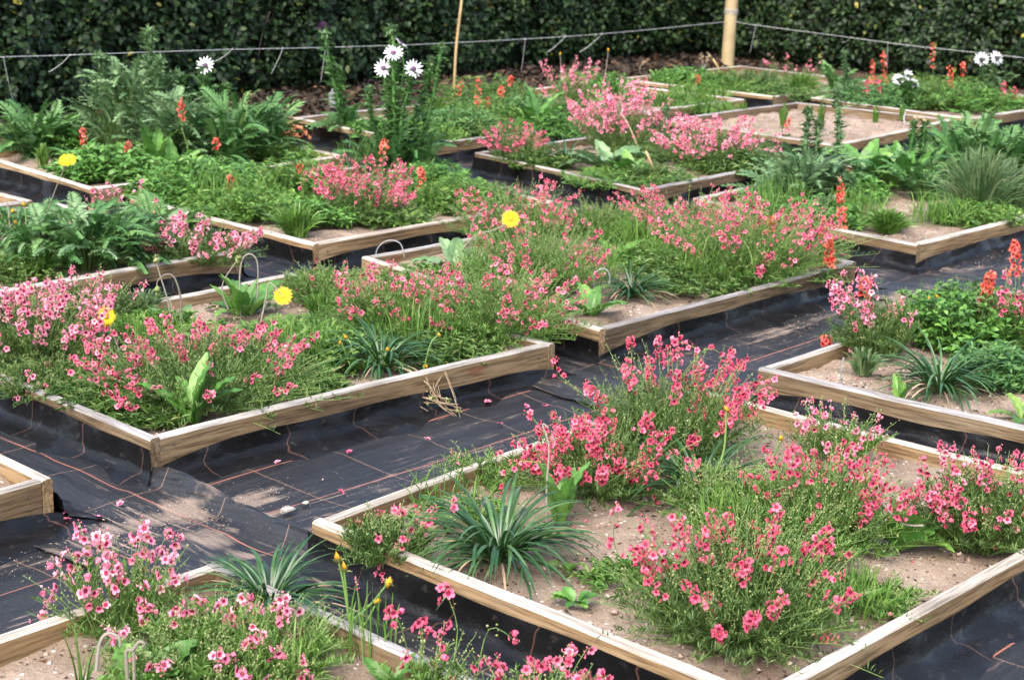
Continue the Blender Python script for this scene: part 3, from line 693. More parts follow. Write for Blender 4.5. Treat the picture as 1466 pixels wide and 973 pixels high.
# ------------------------------------------------------------------ hedges
HL_Y = 6.62 * S; HR_X = 8.95 * S; HH = 1.85
HLEAF = []
for k in range(4):
    mb = MB(); rg = np.random.default_rng(70 + k)
    leaves(mb, np.zeros((1, 3)), np.array([[1.0, 0, 0]]), 1.0, .62, fold=.16, droop=rg.uniform(.05, .3), ovate=True, up=np.array([[0, 0, 1.0]]))
    HLEAF.append(mb.mesh('leaf', ['hedge']))
def hedge(label, axis, x0, x1, face, n, seed, vis):
    """axis 0: runs along X with its face towards -Y; axis 1: runs along Y with its face towards -X"""
    rg = np.random.default_rng(seed)
    loc = np.array([(x0 + x1) / 2, face + .45, 0]) if axis == 0 else np.array([face + .45, (x0 + x1) / 2, 0])
    h = thing('hedge', label, 'hedge', loc)
    def pos(s, d, z): return np.stack([s, face + d, z], -1) if axis == 0 else np.stack([face + d, s, z], -1)
    outw = np.array([0, -1.0, 0]) if axis == 0 else np.array([-1.0, 0, 0]); along = np.array([1.0, 0, 0]) if axis == 0 else np.array([0, 1.0, 0])
    def dirs(m):
        D = along * rg.normal(0, .8, (m, 1)) + ZUP * rg.normal(-.25, .6, (m, 1)) + outw * rg.uniform(.1, .7, (m, 1)); upv = outw * .75 + ZUP * .75 + rg.normal(0, .38, (m, 3)); return unit(D), upv
    s = rg.uniform(x0, x1, n); z = rg.uniform(.02, HH, n)
    bulge = .05 * np.sin(s * 5.3 + z * 3) + .04 * np.sin(s * 11.7 - z * 7.1 + 1) + .03 * np.sin(s * 23 + z * 17)
    d = bulge + np.abs(rg.normal(0, .095, n)) + np.where(z < .14, (.14 - z) * 1.2, 0)
    gap = np.sin(s * 3.1 + z * 2.3 + seed) * np.sin(s * 7.7 - z * 6.1) + .6 * np.sin(s * 17.3 + z * 13.7) * np.sin(z * 19.1 - s * 5) ; kp = rg.random(n) < np.clip(1.05 + .6 * gap, .2, 1); s, z, d = s[kp], z[kp], d[kp]; n = len(s)
    D, U = dirs(n); mb = MB(); L = rg.uniform(.03, .064, n)
    leaves(mb, pos(s, d, z) - loc, D, L, L * rg.uniform(.5, .68, n), fold=.14, droop=.18, ovate=True, up=U)
    mb.build('foliage', ['hedge'], h, kind='stuff')
    m = 300; s = rg.uniform(*vis, m); z = rg.uniform(.15, 1.1, m)
    d = .05 * np.sin(s * 5.3 + z * 3) + .04 * np.sin(s * 11.7 - z * 7.1 + 1) - rg.uniform(0, .04, m); D, U = dirs(m)
    for i in range(m):
        o = bpy.data.objects.new('leaf', HLEAF[i % 4]); COL.objects.link(o); o.parent = h
        x_ = D[i]; zz = unit(U[i] - x_ * (U[i] @ x_)); y_ = np.cross(zz, x_); l_ = rg.uniform(.04, .068); Pp = pos(s[i], d[i], z[i]) - loc
        o.matrix_local = Matrix([[x_[r] * l_, y_[r] * l_, zz[r] * l_, Pp[r]] for r in range(3)] + [[0, 0, 0, 1]])
    # dark backing sheets, inner shade put into their colour, then branches
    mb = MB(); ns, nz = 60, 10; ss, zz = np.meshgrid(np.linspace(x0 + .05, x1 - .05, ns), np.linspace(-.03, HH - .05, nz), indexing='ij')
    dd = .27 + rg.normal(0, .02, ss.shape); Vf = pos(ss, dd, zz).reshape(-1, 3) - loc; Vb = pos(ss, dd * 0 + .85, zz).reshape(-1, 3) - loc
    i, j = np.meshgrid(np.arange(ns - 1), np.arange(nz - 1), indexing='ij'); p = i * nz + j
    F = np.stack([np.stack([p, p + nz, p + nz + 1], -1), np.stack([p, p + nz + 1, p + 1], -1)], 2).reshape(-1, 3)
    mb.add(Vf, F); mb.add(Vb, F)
    mb.build('shade_backing', ['hedgecore'], h)
    mb = MB()
    for q in range(26):
        s0 = rg.uniform(*vis); z0 = rg.uniform(0, .7); P0 = pos(np.array(s0), np.array(.18), np.array(z0)); P2 = P0 + along * rg.normal(0, .2) + ZUP * rg.uniform(.25, .6) + outw * rg.uniform(.05, .22)
        tube(mb, bez(P0, (P0 + P2) / 2 + along * rg.normal(0, .08), P2, 7) - loc, np.linspace(.008, .003, 7), 4)
    mb.build('branch', ['branch'], h)
    return h
hedge('clipped dark green hedge running behind the thistles and the bamboo cane', 0, 2.6 * S, 9.75 * S, HL_Y, 72000, 3, (3.6 * S, 8.8 * S))
hedge('clipped dark green hedge beyond the round post, behind the red spikes', 1, 2.4 * S, 6.6 * S, HR_X, 44000, 4, (3.9 * S, 6.4 * S))

# leaf litter under the hedge
rg = np.random.default_rng(8); n = 4200
s = rg.uniform(3.3 * S, 8.8 * S, n); y = rg.uniform(5.66 * S, 6.75 * S, n)
mb = MB(); a = rg.uniform(0, 6.28, n)
leaves(mb, np.stack([s, y, -.02 + rg.uniform(0, .035, n)], -1), np.stack([np.cos(a), np.sin(a), rg.normal(.1, .3, n)], -1), rg.uniform(.04, .08, n), rg.uniform(.025, .05, n), fold=.3, droop=.2, ovate=True)
o = mb.build('leaf_litter', ['litter'], kind='stuff'); o['label'] = 'brown dead leaves lying thick under the hedge'
c = at(424, 190, .03); n = 330; mb = MB(); a = rg.uniform(0, 6.28, n); r = np.abs(rg.normal(0, 1, (n, 2)))
Pp = np.stack([c[0] + rg.normal(0, .075, n), c[1] + rg.normal(0, .04, n), rg.uniform(.0, .06, n)], -1)
leaves(mb, Pp, np.stack([np.cos(a), np.sin(a), rg.normal(.2, .4, n)], -1), rg.uniform(.035, .07, n), rg.uniform(.025, .04, n), fold=.3, droop=.25, ovate=True)
o = mb.build('dead_leaves', ['rust'], kind='stuff'); o['label'] = 'drift of orange dead leaves between two beds'

# ------------------------------------------------------------------ post, cane, cords, small hard things
pb = at_axis(1041, 100, 1, 6.1 * S); pb[2] = 0
post = thing('fence_post', 'round pale peeled timber post standing in front of the hedge', 'fence post', pb)
mb = MB(); zz = np.linspace(-.05, 1.75, 12)
tube(mb, np.stack([.018 * zz + rg.normal(0, .001, 12), 0 * zz, zz], -1), .052 - .004 * zz / 1.7, 14); mb.build('timber', ['post'], post)
mb = MB(); 
for z in (.42, .435, .45):
    tt = np.linspace(0, 2 * math.pi, 15); tube(mb, np.stack([.055 * np.cos(tt) + .008, .055 * np.sin(tt), z + .004 * np.sin(tt)], -1), .003, 4)
mb.build('cord_wrap', ['cord'], post)
def poly_thing(name, label, cat, pts, r, mat, base=None, group=None, part='stem', n=18, sides=6):
    pts = [np.asarray(p, float) for p in pts]; b = pts[0] if base is None else base
    t = thing(name, label, cat, b, group); mb = MB(); tube(mb, smooth_path(pts, n) - b, r, sides); mb.build(part, [mat], t); return t
ycane = 6.16 * S
pc = [at_axis(650, 130, 1, ycane), at_axis(653, 70, 1, ycane), at_axis(661, 0, 1, ycane), at_axis(664, -40, 1, ycane)]
pc[0][2] = -.02
cane = poly_thing('garden_cane', 'thin bamboo cane standing upright against the hedge', 'cane', pc, .0095, 'cane', part='cane')
YS = 6.1 * S; XS = float(pb[0])
lp = [at_axis(a, b, 1, YS) for a, b in ((-90, 86), (0, 82), (100, 79), (300, 72), (470, 68), (640, 62), (860, 49), (1044, 31))]
rp = [at_axis(a, b, 0, XS) for a, b in ((1052, 31), (1080, 36), (1210, 53), (1300, 65), (1466, 83), (1530, 92))]
t = poly_thing('cord', 'thin white cord strung in front of the hedge from the post over the thistles', 'cord', lp, .0017, 'cord', part='line', n=40, sides=5)
mb = None
for (a, b, c_, d_) in ((5, 83, 20, 150), (100, 79, 70, 103), (333, 70, 307, 88), (405, 69, 388, 106), (466, 68, 459, 118), (752, 56, 746, 105), (810, 52, 783, 75), (862, 49, 830, 75)):
    A_ = at_axis(a, b, 1, YS); B_ = at_axis(c_, d_, 1, YS + .12); m_ = MB(); tube(m_, bez(A_, (A_ + B_) / 2 + [0, 0, -.02], B_, 8) - lp[0], .0022, 4); blobs(m_, [A_ - lp[0]], .006); m_.build('tie', ['cord'], t)
t = poly_thing('cord', 'thin white cord strung from the post over the red spikes', 'cord', rp, .0017, 'cord', part='line', n=30, sides=5)
for (a, b, c_, d_) in ((1082, 36, 1073, 77), (1218, 54, 1205, 60), (1271, 61, 1270, 100)):
    A_ = at_axis(a, b, 0, XS); B_ = at_axis(c_, d_, 0, XS + .1); m_ = MB(); tube(m_, bez(A_, (A_ + B_) / 2 + [.0, 0, -.03], B_, 8) - rp[0], .0022, 4); blobs(m_, [A_ - rp[0]], .006); m_.build('tie', ['cord'], t)
def rock(name, label, cat, P, size, mat, seed, group=None):
    rg = np.random.default_rng(seed); n1, n2 = 7, 9; V = []; F = []
    for i in range(n1):
        th = math.pi * i / (n1 - 1)
        for j in range(n2):
            a = 2 * math.pi * j / n2; k = 1 + rg.uniform(-.22, .22)
            V.append((math.sin(th) * math.cos(a) * size[0] * k, math.sin(th) * math.sin(a) * size[1] * k, math.cos(th) * size[2] * k))
    for i in range(n1 - 1):
        for j in range(n2):
            p, q = i * n2 + j, i * n2 + (j + 1) % n2; F += [(p, p + n2, q + n2), (p, q + n2, q)]
    mb = MB(); mb.add(V, F); o = mb.build(name, [mat], smooth=False); o.location = P; return tag(o, label, cat, group)
rock('stone', 'flat pale stone lying on the black membrane by the fold', 'stone', at(411, 729, .015), (.02, .014, .008), 'stone', 1)
rock('stone', 'smaller tan pebble on the membrane next to the pale stone', 'stone', at(438, 719, .008), (.009, .007, .004), 'stone', 2)
rock('stone', 'grey upright stone in the leaf litter behind the thistle with purple bud', 'stone', at(480, 152, .03), (.05, .04, .12), 'greystone', 3)

# grit washed on to the membrane, lying in streaks
rg = np.random.default_rng(77)
def grit(label, spots, n):
    mb = MB(); Ps = []; rr = []
    for (a, b, lu, lv) in spots:
        c = at(a, b, .016); m = int(n * lu * lv * 16); lu *= 1 + abs(rg.normal(0, .3)); ln = rg.integers(0, max(2, int(lv / .012)), m); off = (ln / max(1, int(lv / .012)) - .5) * lv
        wob = rg.uniform(-.5, .5, 64)[ln % 64]
        Ps.append(np.stack([c[0] + (rg.uniform(-.5, .5, m) * (.5 + .5 * np.abs(wob)) + wob * .4) * lu + rg.normal(0, lu * .25, m), c[1] + off + rg.normal(0, lv * .25, m), .0125 + undul(c[0], c[1]) + rg.uniform(0, .002, m)], -1)); rr.append(np.abs(rg.normal(.0003, .0009, m)) + .0007)
    blobs(mb, np.concatenate(Ps), np.concatenate(rr), 0, .45); o = mb.build('spilled_grit', ['grit'], kind='stuff'); o['label'] = label
grit('pale sandy grit scattered over the membrane crossing', [(268, 735, .3, .2), (345, 718, .3, .1), (150, 775, .5, .12)], 520)
grit('sandy grit scattered along the membrane path beside the coral bed', [(650, 655, .6, .05), (1200, 450, .8, .12), (1400, 375, .5, .1)], 420)

# ------------------------------------------------------------------ plant builders
def disc_pts(n, r, rg, k=.5):
    a = rg.uniform(0, 2 * math.pi, n); q = r * rg.uniform(0, 1, n) ** k
    return np.stack([q * np.cos(a), q * np.sin(a)], -1)
_seed = [1000]
def nrg():
    _seed[0] += 1; return np.random.default_rng(_seed[0])
MINPX = 6.0
def add_flowers(parent, stem_off, Pts, Face, colr, r, joined, rg, mbj):
    """Pts are local to the plant; a flower is a child of its stem, or joined when too small to pick apart"""
    for q in range(len(Pts)):
        k = int(rg.integers(0, 5)); rr = r * rg.uniform(.8, 1.12)
        mtx = face_matrix(Pts[q], Face[q], rr, math.pi + rg.normal(0, .3))
        if joined:
            src = FLOW[colr][k]; Vv = np.concatenate(src.v); Rm = np.array(mtx)[:3, :3]
            mbj.add(Vv @ Rm.T + np.array(mtx)[:3, 3], np.concatenate(src.f), np.concatenate(src.m))
        else:
            o = bpy.data.objects.new('flower', FLOWME[colr][k]); COL.objects.link(o); o.parent = parent; o.matrix_local = mtx
def spike_flowers(path, rg, zone, n, size, outward):
    """positions and facings of n flowers wound round the last part of a stem"""
    m = len(path); tt = 1 - zone + zone * (np.linspace(0, .93, n) + rg.normal(0, .02, n)); idx = np.clip(tt, 0, 1) * (m - 1); i = np.minimum(idx.astype(int), m - 2); f = (idx - i)[:, None]
    C = path[i] * (1 - f) + path[i + 1] * f; T = unit(path[i + 1] - path[i])
    a = rg.uniform(0, 6.28) + np.arange(n) * 2.4
    H = np.stack([np.cos(a), np.sin(a), np.zeros(n)], -1)
    d = unit(H * .9 + VIEW * .4 + outward * .4)
    taper = (1 - .35 * (np.linspace(0, 1, n)))[:, None]
    P = C + unit(d - T * np.sum(d * T, 1, keepdims=True)) * size * 1.25 * taper + np.array([0, 0, -.002])
    Fc = unit(d + np.array([0, 0, -.08]) + rg.normal(0, .34, (n, 3)))
    return C, P, Fc
GROUPF = 'pink twinspur plants flowering in the beds'
def twinspur(label, px, py, w, h, nsp, nfl, colr, nst=160, lean=(0, 0), fol='fine', flat=.55, size=.0092, zone=.55, fh=.62, trails=(), leaf=(.021, .0025), cen=None, nleaf=30, group=GROUPF, seedy=.5, name='twinspur_plant', rootk=.45, open_=1.0):
    """w, h in photo pixels: spread of the foliage and height of the flower tops above the base"""
    rg = nrg(); B = at(px, py); k = mpp(B); R = w * k * .5; Hh = max(h - .33 * w * .5 * .6, h * .55) * k
    t = thing(name, label, 'flowering plant', B, group)
    # leafy stems
    nst = int(nst * 1.5); R *= 1.12
    rt = disc_pts(nst, R * rootk, rg, .55); tp = rt * (1 / rootk) * rg.uniform(.6, 1.12, (nst, 1)) + rg.normal(0, R * .1, (nst, 2))
    rho = np.linalg.norm(tp, axis=1) / R
    hz = Hh * fh * 1.12 * rg.uniform(.3, 1.12, nst) * (1 - flat * np.minimum(rho, 1.15) ** 2)
    P0 = np.concatenate([rt, np.zeros((nst, 1))], 1); P2 = np.concatenate([tp + np.array(lean) * R, hz[:, None]], 1)
    P1 = P0 * .5 + P2 * .5; P1[:, 2] = hz * .72; P1[:, :2] = P0[:, :2] * .6 + P2[:, :2] * .4 + rg.normal(0, R * .06, (nst, 2))
    tt = np.linspace(0, 1, 5)[None, :, None]
    PATH = (1 - tt) ** 2 * P0[:, None] + 2 * tt * (1 - tt) * P1[:, None] + tt ** 2 * P2[:, None]
    mb = MB(); stems(mb, PATH, .0012, .0006, 1)
    nl = nleaf; u = rg.uniform(.04, 1.0, (nst, nl, 1))
    Lp = (1 - u) ** 2 * P0[:, None] + 2 * u * (1 - u) * P1[:, None] + u ** 2 * P2[:, None]
    a = rg.uniform(0, 6.28, (nst, nl)); D = np.stack([np.cos(a), np.sin(a), rg.uniform(.4, 2.4, (nst, nl))], -1)
    sel = Lp.reshape(-1, 3); leaves(mb, sel, D.reshape(-1, 3), leaf[0] * rg.uniform(.5, 1.25, len(sel)), leaf[1] * rg.uniform(.7, 1.3, len(sel)), 0, droop=.12)
    # bare wiry stems standing above the leaves, beaded with capsules
    nw = int(nst * (.42 if fol == 'fine_bright' else .24)); ww = rg.integers(0, nst, nw); Q0 = P0[ww]; Q2 = P2[ww] * [1.05, 1.05, 1] + rg.normal(0, R * .1, (nw, 3)) * [1, 1, 0]; Q2[:, 2] = np.maximum(Hh * rg.uniform(.55, 1.1, nw) * (1 - flat * .6 * np.minimum(rho[ww], 1.1) ** 2), .02)
    Q1 = (Q0 * .6 + Q2 * .4); Q1[:, 2] = Q2[:, 2] * .65; t6 = np.linspace(0, 1, 6)[None, :, None]
    WP = (1 - t6) ** 2 * Q0[:, None] + 2 * t6 * (1 - t6) * Q1[:, None] + t6 ** 2 * Q2[:, None]; stems(mb, WP, .001, .0006, 1)
    u = rg.uniform(.5, 1.0, (nw, 9, 1)); cp_ = ((1 - u) ** 2 * Q0[:, None] + 2 * u * (1 - u) * Q1[:, None] + u ** 2 * Q2[:, None]).reshape(-1, 3)
    blobs(mb, cp_ + rg.normal(0, .0035, cp_.shape), rg.uniform(.0011, .0024, len(cp_)), 2, 1.3)
    mb.build('foliage', [fol, 'stem', 'seed'], t, kind='stuff')
    # flower stems
    fpx = 2 * size / k; rg = np.random.default_rng(_seed[0] + 50000); joined = fpx < MINPX; mbj = MB(); mbs = MB(); tot = 0
    items = []
    nsp, nfl = ((int(nsp * 2.1), nfl * .95) if fol == 'fine_bright' else (int(nsp * 1.3), nfl * 1.45)) if nsp > 8 else (nsp, nfl)
    tp = disc_pts(nsp, R * 1.0 * open_, rg, .42)
    if cen is not None: tp = tp * np.array(cen[2:4]) + np.array(cen[:2]) * R
    for i in range(nsp):
        rho = min(1.2, np.linalg.norm(tp[i]) / R); z = Hh * rg.uniform(.5 if fol == 'fine_bright' else .6, 1.2) * (1 - flat * .75 * rho ** 2)
        p2 = np.array([tp[i][0] + lean[0] * R, tp[i][1] + lean[1] * R, z]); p0 = np.array([tp[i][0] * rootk, tp[i][1] * rootk, 0]); p1 = p0 * .6 + p2 * .4; p1[2] = z * .7
        items.append((bez(p0, p1, p2, 9), nfl * rg.uniform(.4, 1.3), zone * rg.uniform(.7, 1.15)))
    for tr in trails:
        items.append((smooth_path([at_depth(a_, b_, B, tr[1]) - B for a_, b_ in tr[0]], 9), tr[2], tr[3] if len(tr) > 3 else .4))
    items.sort(key=lambda it: float(it[0][-1] @ FWD) - .3 * float(it[0][-1][2]))
    far = joined
    for path, nf, zn in items:
        joined = far or tot > 285
        q = max(0 if nf == 0 else 1, int(round(nf * rg.uniform(.55, 1.4)))); outw = unit(np.array([path[-1][0], path[-1][1], .001]))
        C, P, Fc = spike_flowers(path, rg, zn, q, size, outw)
        m_ = mbs if joined else MB()
        tube(m_, path, np.linspace(.0013, .0007, 9), 3, 0)
        ped = np.stack([C, (C + P) / 2 + [0, 0, .003], P - Fc * size * .4], 1); stems(m_, ped, .0005, .0005, 0)
        nb = 7; blobs(m_, path[-1] + rg.normal(0, .0035, (nb, 3)) + np.linspace(0, -.018, nb)[:, None] * unit(path[-1] - path[-2]) * 1.0, rg.uniform(.0013, .0026, nb), 1, 1.4)
        if rg.random() < seedy:
            ns = 8; ii = rg.uniform(.35, max(.4, 1 - zn), ns) * 8; i0 = ii.astype(int); blobs(m_, path[i0] + rg.normal(0, .005, (ns, 3)), rg.uniform(.0016, .003, ns), 2, 1.3)
        so = None
        if not joined: so = m_.build('flower_stem', ['stem', colr, 'seed'], t)
        add_flowers(so, None, P, Fc, colr, size, joined, rg, mbj); tot += q
    if mbs.v: mbs.build('flower_stems', ['stem', colr, 'seed'], t, kind='stuff')
    if mbj.v: mbj.build('blossom', [colr, 'throat'], t, kind='stuff')
    return t
def spike_plant(label, spikes, px, py, colr='orange', size=.0128, per=15, zone=.5, leafn=40, group='coral spikes standing among the greens', name='coral_spike_plant'):
    """upright spikes given as photo polylines from the base"""
    rg = nrg(); B = at(px, py); k = mpp(B); t = thing(name, label, 'flowering plant', B, group); joined = 2 * size / k < 5.2; mbj = MB(); mbs = MB()
    for s in spikes:
        path = smooth_path([np.zeros(3)] + [at_depth(a, b, B, rg.normal(0, .01)) - B for a, b in s[0]], 14); n = int(s[1] * 1.6); zn = s[2] if len(s) > 2 else zone
        C, P, Fc = spike_flowers(path, rg, zn, n, size, np.zeros(3)); m_ = mbs if joined else MB()
        tube(m_, path, np.linspace(.0022, .001, 14), 4, 0)
        ped = np.stack([C, (C + P) / 2, P - Fc * size * .4], 1); stems(m_, ped, .0005, .0005, 0)
        blobs(m_, path[-1] + rg.normal(0, .003, (6, 3)), rg.uniform(.0018, .0032, 6), 1, 1.5)
        nl = leafn; u = rg.uniform(0, .75 * (1 - zn) + .1, nl) * 13; i0 = u.astype(int); a = rg.uniform(0, 6.28, nl)
        leaves(m_, path[i0] + (path[i0 + 1] - path[i0]) * (u - i0)[:, None], np.stack([np.cos(a), np.sin(a), rg.uniform(.1, .9, nl)], -1), rg.uniform(.02, .045, nl), rg.uniform(.006, .012, nl), 3, ovate=True)
        so = None if joined else m_.build('flower_stem', ['stem', colr, 'seed', 'fine'], t)
        add_flowers(so, None, P, Fc, colr, size, joined, rg, mbj)
    if joined: mbs.build('flower_stems', ['stem', colr, 'seed', 'fine'], t, kind='stuff'); mbj.build('blossom', [colr, 'throat'], t, kind='stuff')
    return t
def rosette(label, px, py, n, lpx, variants, name='broad_leaf_plant', cat='plant', spread=.02, rise=0.0, jit=.25, group='leafy rosettes growing in the beds', rz=None, t=None, grey=False, z=SOIL):
    """n separate leaves of about lpx photo pixels round a crown"""
    rg = nrg(); B = at(px, py, z); k = mpp(B); L = lpx * k
    if t is None: t = thing(name, label, cat, B, group)
    for i in range(n):
        a = rg.uniform(0, 6.28) if rz is None else rz[i % len(rz)] + rg.normal(0, .08)
        if rz is None: a = 2 * math.pi * i * .381966 + rg.normal(0, .3)
        c = np.array([math.cos(a), math.sin(a), 0]) * spread * rg.uniform(0, 1); me = variants[int(rg.integers(0, len(variants)))]
        l = L * rg.uniform(1 - jit, 1 + jit); place('leaf', me, t, c + [0, 0, rise * rg.uniform(0, 1)], a, (l, l * rg.uniform(.85, 1.15), l), (rg.normal(0, .12), rg.normal(0, .12)))
    return t
def strap_plant(label, px, py, w, n=62, **kw):
    return rosette(label, px, py, int(n * 1.9), w * .52, STRAP, 'strap_leaf_plant', spread=w * .1 * mpp(at(px, py)), jit=.25, group='dark strap-leaved clumps', **kw)
def dry_base(t, px, py, w, n=40):
    rg = nrg(); k = mpp(at(px, py)); mb = MB(); a = rg.uniform(0, 6.28, n)
    leaves(mb, np.stack([np.cos(a), np.sin(a), 0 * a], -1) * w * k * .1 + [0, 0, .006], np.stack([np.cos(a), np.sin(a), rg.uniform(-.05, .25, n)], -1), w * k * .3 * rg.uniform(.5, 1, n), .007, 0, droop=.1)
    mb.build('withered_leaves', ['dry'], t, kind='stuff')
def tuft(label, px, py, w, h, n=260, mat='grass', name='grass_tuft', cat='grass tuft', wd=.0035, up=.8, group='grass tufts growing in the beds', spread=.3):
    rg = nrg(); B = at(px, py); k = mpp(B); R = w * k * .5; Hh = h * k; t = thing(name, label, cat, B, group); mb = MB()
    rt = disc_pts(n, R * spread, rg); tp = rt / spread * rg.uniform(.4, 1.1, (n, 1)) + rg.normal(0, R * .12, (n, 2)); z = Hh * rg.uniform(.5, 1.05, n) * (1 - .4 * np.minimum(1, np.linalg.norm(tp, axis=1) / R) ** 2)
    P0 = np.concatenate([rt, np.zeros((n, 1))], 1); P2 = np.concatenate([tp, z[:, None] * up], 1); P1 = P0 * .75 + P2 * .25; P1[:, 2] = z * .85
    sg = 5; tt = np.linspace(0, 1, sg)[None, :, None]; P = (1 - tt) ** 2 * P0[:, None] + 2 * tt * (1 - tt) * P1[:, None] + tt ** 2 * P2[:, None]
    T = unit(np.gradient(P, axis=1)); sd = unit(np.cross(T, rg.normal(0, 1, (n, 1, 3)))); ww = wd * rg.uniform(.7, 1.3, (n, 1, 1)) * np.array([.7, 1, .9, .6, .08])[None, :, None]
    V = np.stack([P - sd * ww, P + sd * ww], 2).reshape(n, -1, 3); F = []
    for i in range(sg - 1): F += [(2 * i, 2 * i + 2, 2 * i + 3), (2 * i, 2 * i + 3, 2 * i + 1)]
    mb.add(V.reshape(-1, 3), (np.arange(n)[:, None, None] * sg * 2 + np.array(F)[None]).reshape(-1, 3)); mb.build('blades', [mat], t, kind='stuff'); return t
def mound(label, px, py, w, h, nst=70, nleaf=16, mat='broad', leaf=(.03, .018), name='leafy_plant', group='low leafy greens filling the beds', flat=.5, ovate=True):
    rg = nrg(); B = at(px, py); k = mpp(B); R = w * k * .5; Hh = max(h - .17 * w * .5, h * .6) * k; t = thing(name, label, 'plant', B, group); mb = MB()
    if ovate: leaf = (leaf[0] * .78, leaf[1] * .72); nst = int(nst * 1.35)
    nst = int(nst * 1.7); R *= 1.15
    rt = disc_pts(nst, R * .75, rg); tp = rt / .75 * rg.uniform(.8, 1.1, (nst, 1)) + rg.normal(0, R * .08, (nst, 2)); z = Hh * rg.uniform(.25, 1.2, nst) * (1 - flat * np.minimum(1.1, np.linalg.norm(tp, axis=1) / R) ** 2)
    P0 = np.concatenate([rt, np.zeros((nst, 1))], 1); P2 = np.concatenate([tp, z[:, None]], 1); P1 = (P0 + P2) / 2; P1[:, 2] = z * .7
    tt = np.linspace(0, 1, 4)[None, :, None]; stems(mb, (1 - tt) ** 2 * P0[:, None] + 2 * tt * (1 - tt) * P1[:, None] + tt ** 2 * P2[:, None], .0016, .001, 1)
    u = rg.uniform(.08, 1, (nst, nleaf, 1)); Lp = ((1 - u) ** 2 * P0[:, None] + 2 * u * (1 - u) * P1[:, None] + u ** 2 * P2[:, None]).reshape(-1, 3); m = len(Lp); a = rg.uniform(0, 6.28, m)
    leaves(mb, Lp, np.stack([np.cos(a), np.sin(a), rg.uniform(-.1, .9, m)], -1), leaf[0] * rg.uniform(.6, 1.3, m), leaf[1] * rg.uniform(.7, 1.2, m), 0, fold=.2, droop=.25, ovate=ovate)
    mb.build('foliage', [mat, 'stem'], t, kind='stuff'); return t
def stalk(t, B, pts, r=.003, mat='woolly', head=None, hs=.03, dd=-.04, facing=None, name='stem'):
    """one stalk of plant t as a photo polyline at the depth of B, optionally ending in a flower head"""
    B = np.asarray(B); r = r * .58 if mat == 'woolly' else r; b0 = np.array(t.location); P = np.array([at_depth(a, b, B, dd) for a, b in pts]) - b0
    path = smooth_path(P, max(8, 5 * len(pts))); mb = MB(); tube(mb, path, np.linspace(r * 1.15, r * .8, len(path)), 6, 0); s = mb.build(name, [mat], t)
    d = unit(path[-1] - path[-2]); rg = nrg()
    if head in ('yellow', 'white'):
        me = (YDAISY if head == 'yellow' else WDAISY)[int(rg.integers(0, 2))]; o = link('flower_head', me, s); o.matrix_local = face_matrix(path[-1], unit(facing if facing is not None else d), hs, rg.uniform(0, 6))
    elif head == 'bud':
        mb = MB(); blobs(mb, [path[-1]] * 1, [hs], 0, 1.2); rr = rg.normal(0, hs * .5, (14, 3)); leaves(mb, path[-1] + rr * .3, d + rg.normal(0, .35, (14, 3)), hs * 1.7, hs * .5, 0); mb.build('bud', ['seed'], s)
    elif head == 'yellowbud':
        hs *= .68
        mb = MB(); blobs(mb, [path[-1]], [hs], 1, 1.6); leaves(mb, np.repeat(path[-1:] - d * hs * 1.2, 9, 0), d + rg.normal(0, .13, (9, 3)), hs * 2.3, hs * .7, 1); leaves(mb, np.repeat(path[-1:] - d * hs * 1.7, 14, 0), d + rg.normal(0, .28, (14, 3)), hs * 2.4, hs * .75, 0); mb.build('bud', ['seed', 'ochre'], s)
    elif head == 'spiky':
        mb = MB(); blobs(mb, [path[-1]], [hs * .7], 0); m = 50; leaves(mb, path[-1] + rg.normal(0, hs * .2, (m, 3)), unit(rg.normal(0, 1, (m, 3)) + d * .6), hs * rg.uniform(.8, 1.6, m), hs * .3, 0); mb.build('bud', ['grey_leaf'], s)
    elif head == 'purple':
        mb = MB(); blobs(mb, [path[-1]], [hs * .7], 0); m = 40; leaves(mb, path[-1] + d * hs * .3, np.repeat(d[None], m, 0) + rg.normal(0, .45, (m, 3)), hs * 1.3, hs * .22, 0) if False else leaves(mb, np.repeat((path[-1] + d * hs * .2)[None], m, 0), d + rg.normal(0, .5, (m, 3)), hs * 1.2, hs * .22, 1); leaves(mb, np.repeat(path[-1][None], 30, 0), unit(rg.normal(0, 1, (30, 3))), hs * 1.1, hs * .3, 0); mb.build('bud', ['grey_leaf', 'purple'], s)
    elif head == 'brown':
        mb = MB(); blobs(mb, path[-1] + rg.normal(0, hs * .4, (9, 3)), hs * .35, 0); mb.build('seed_head', ['dry'], s)
    return s
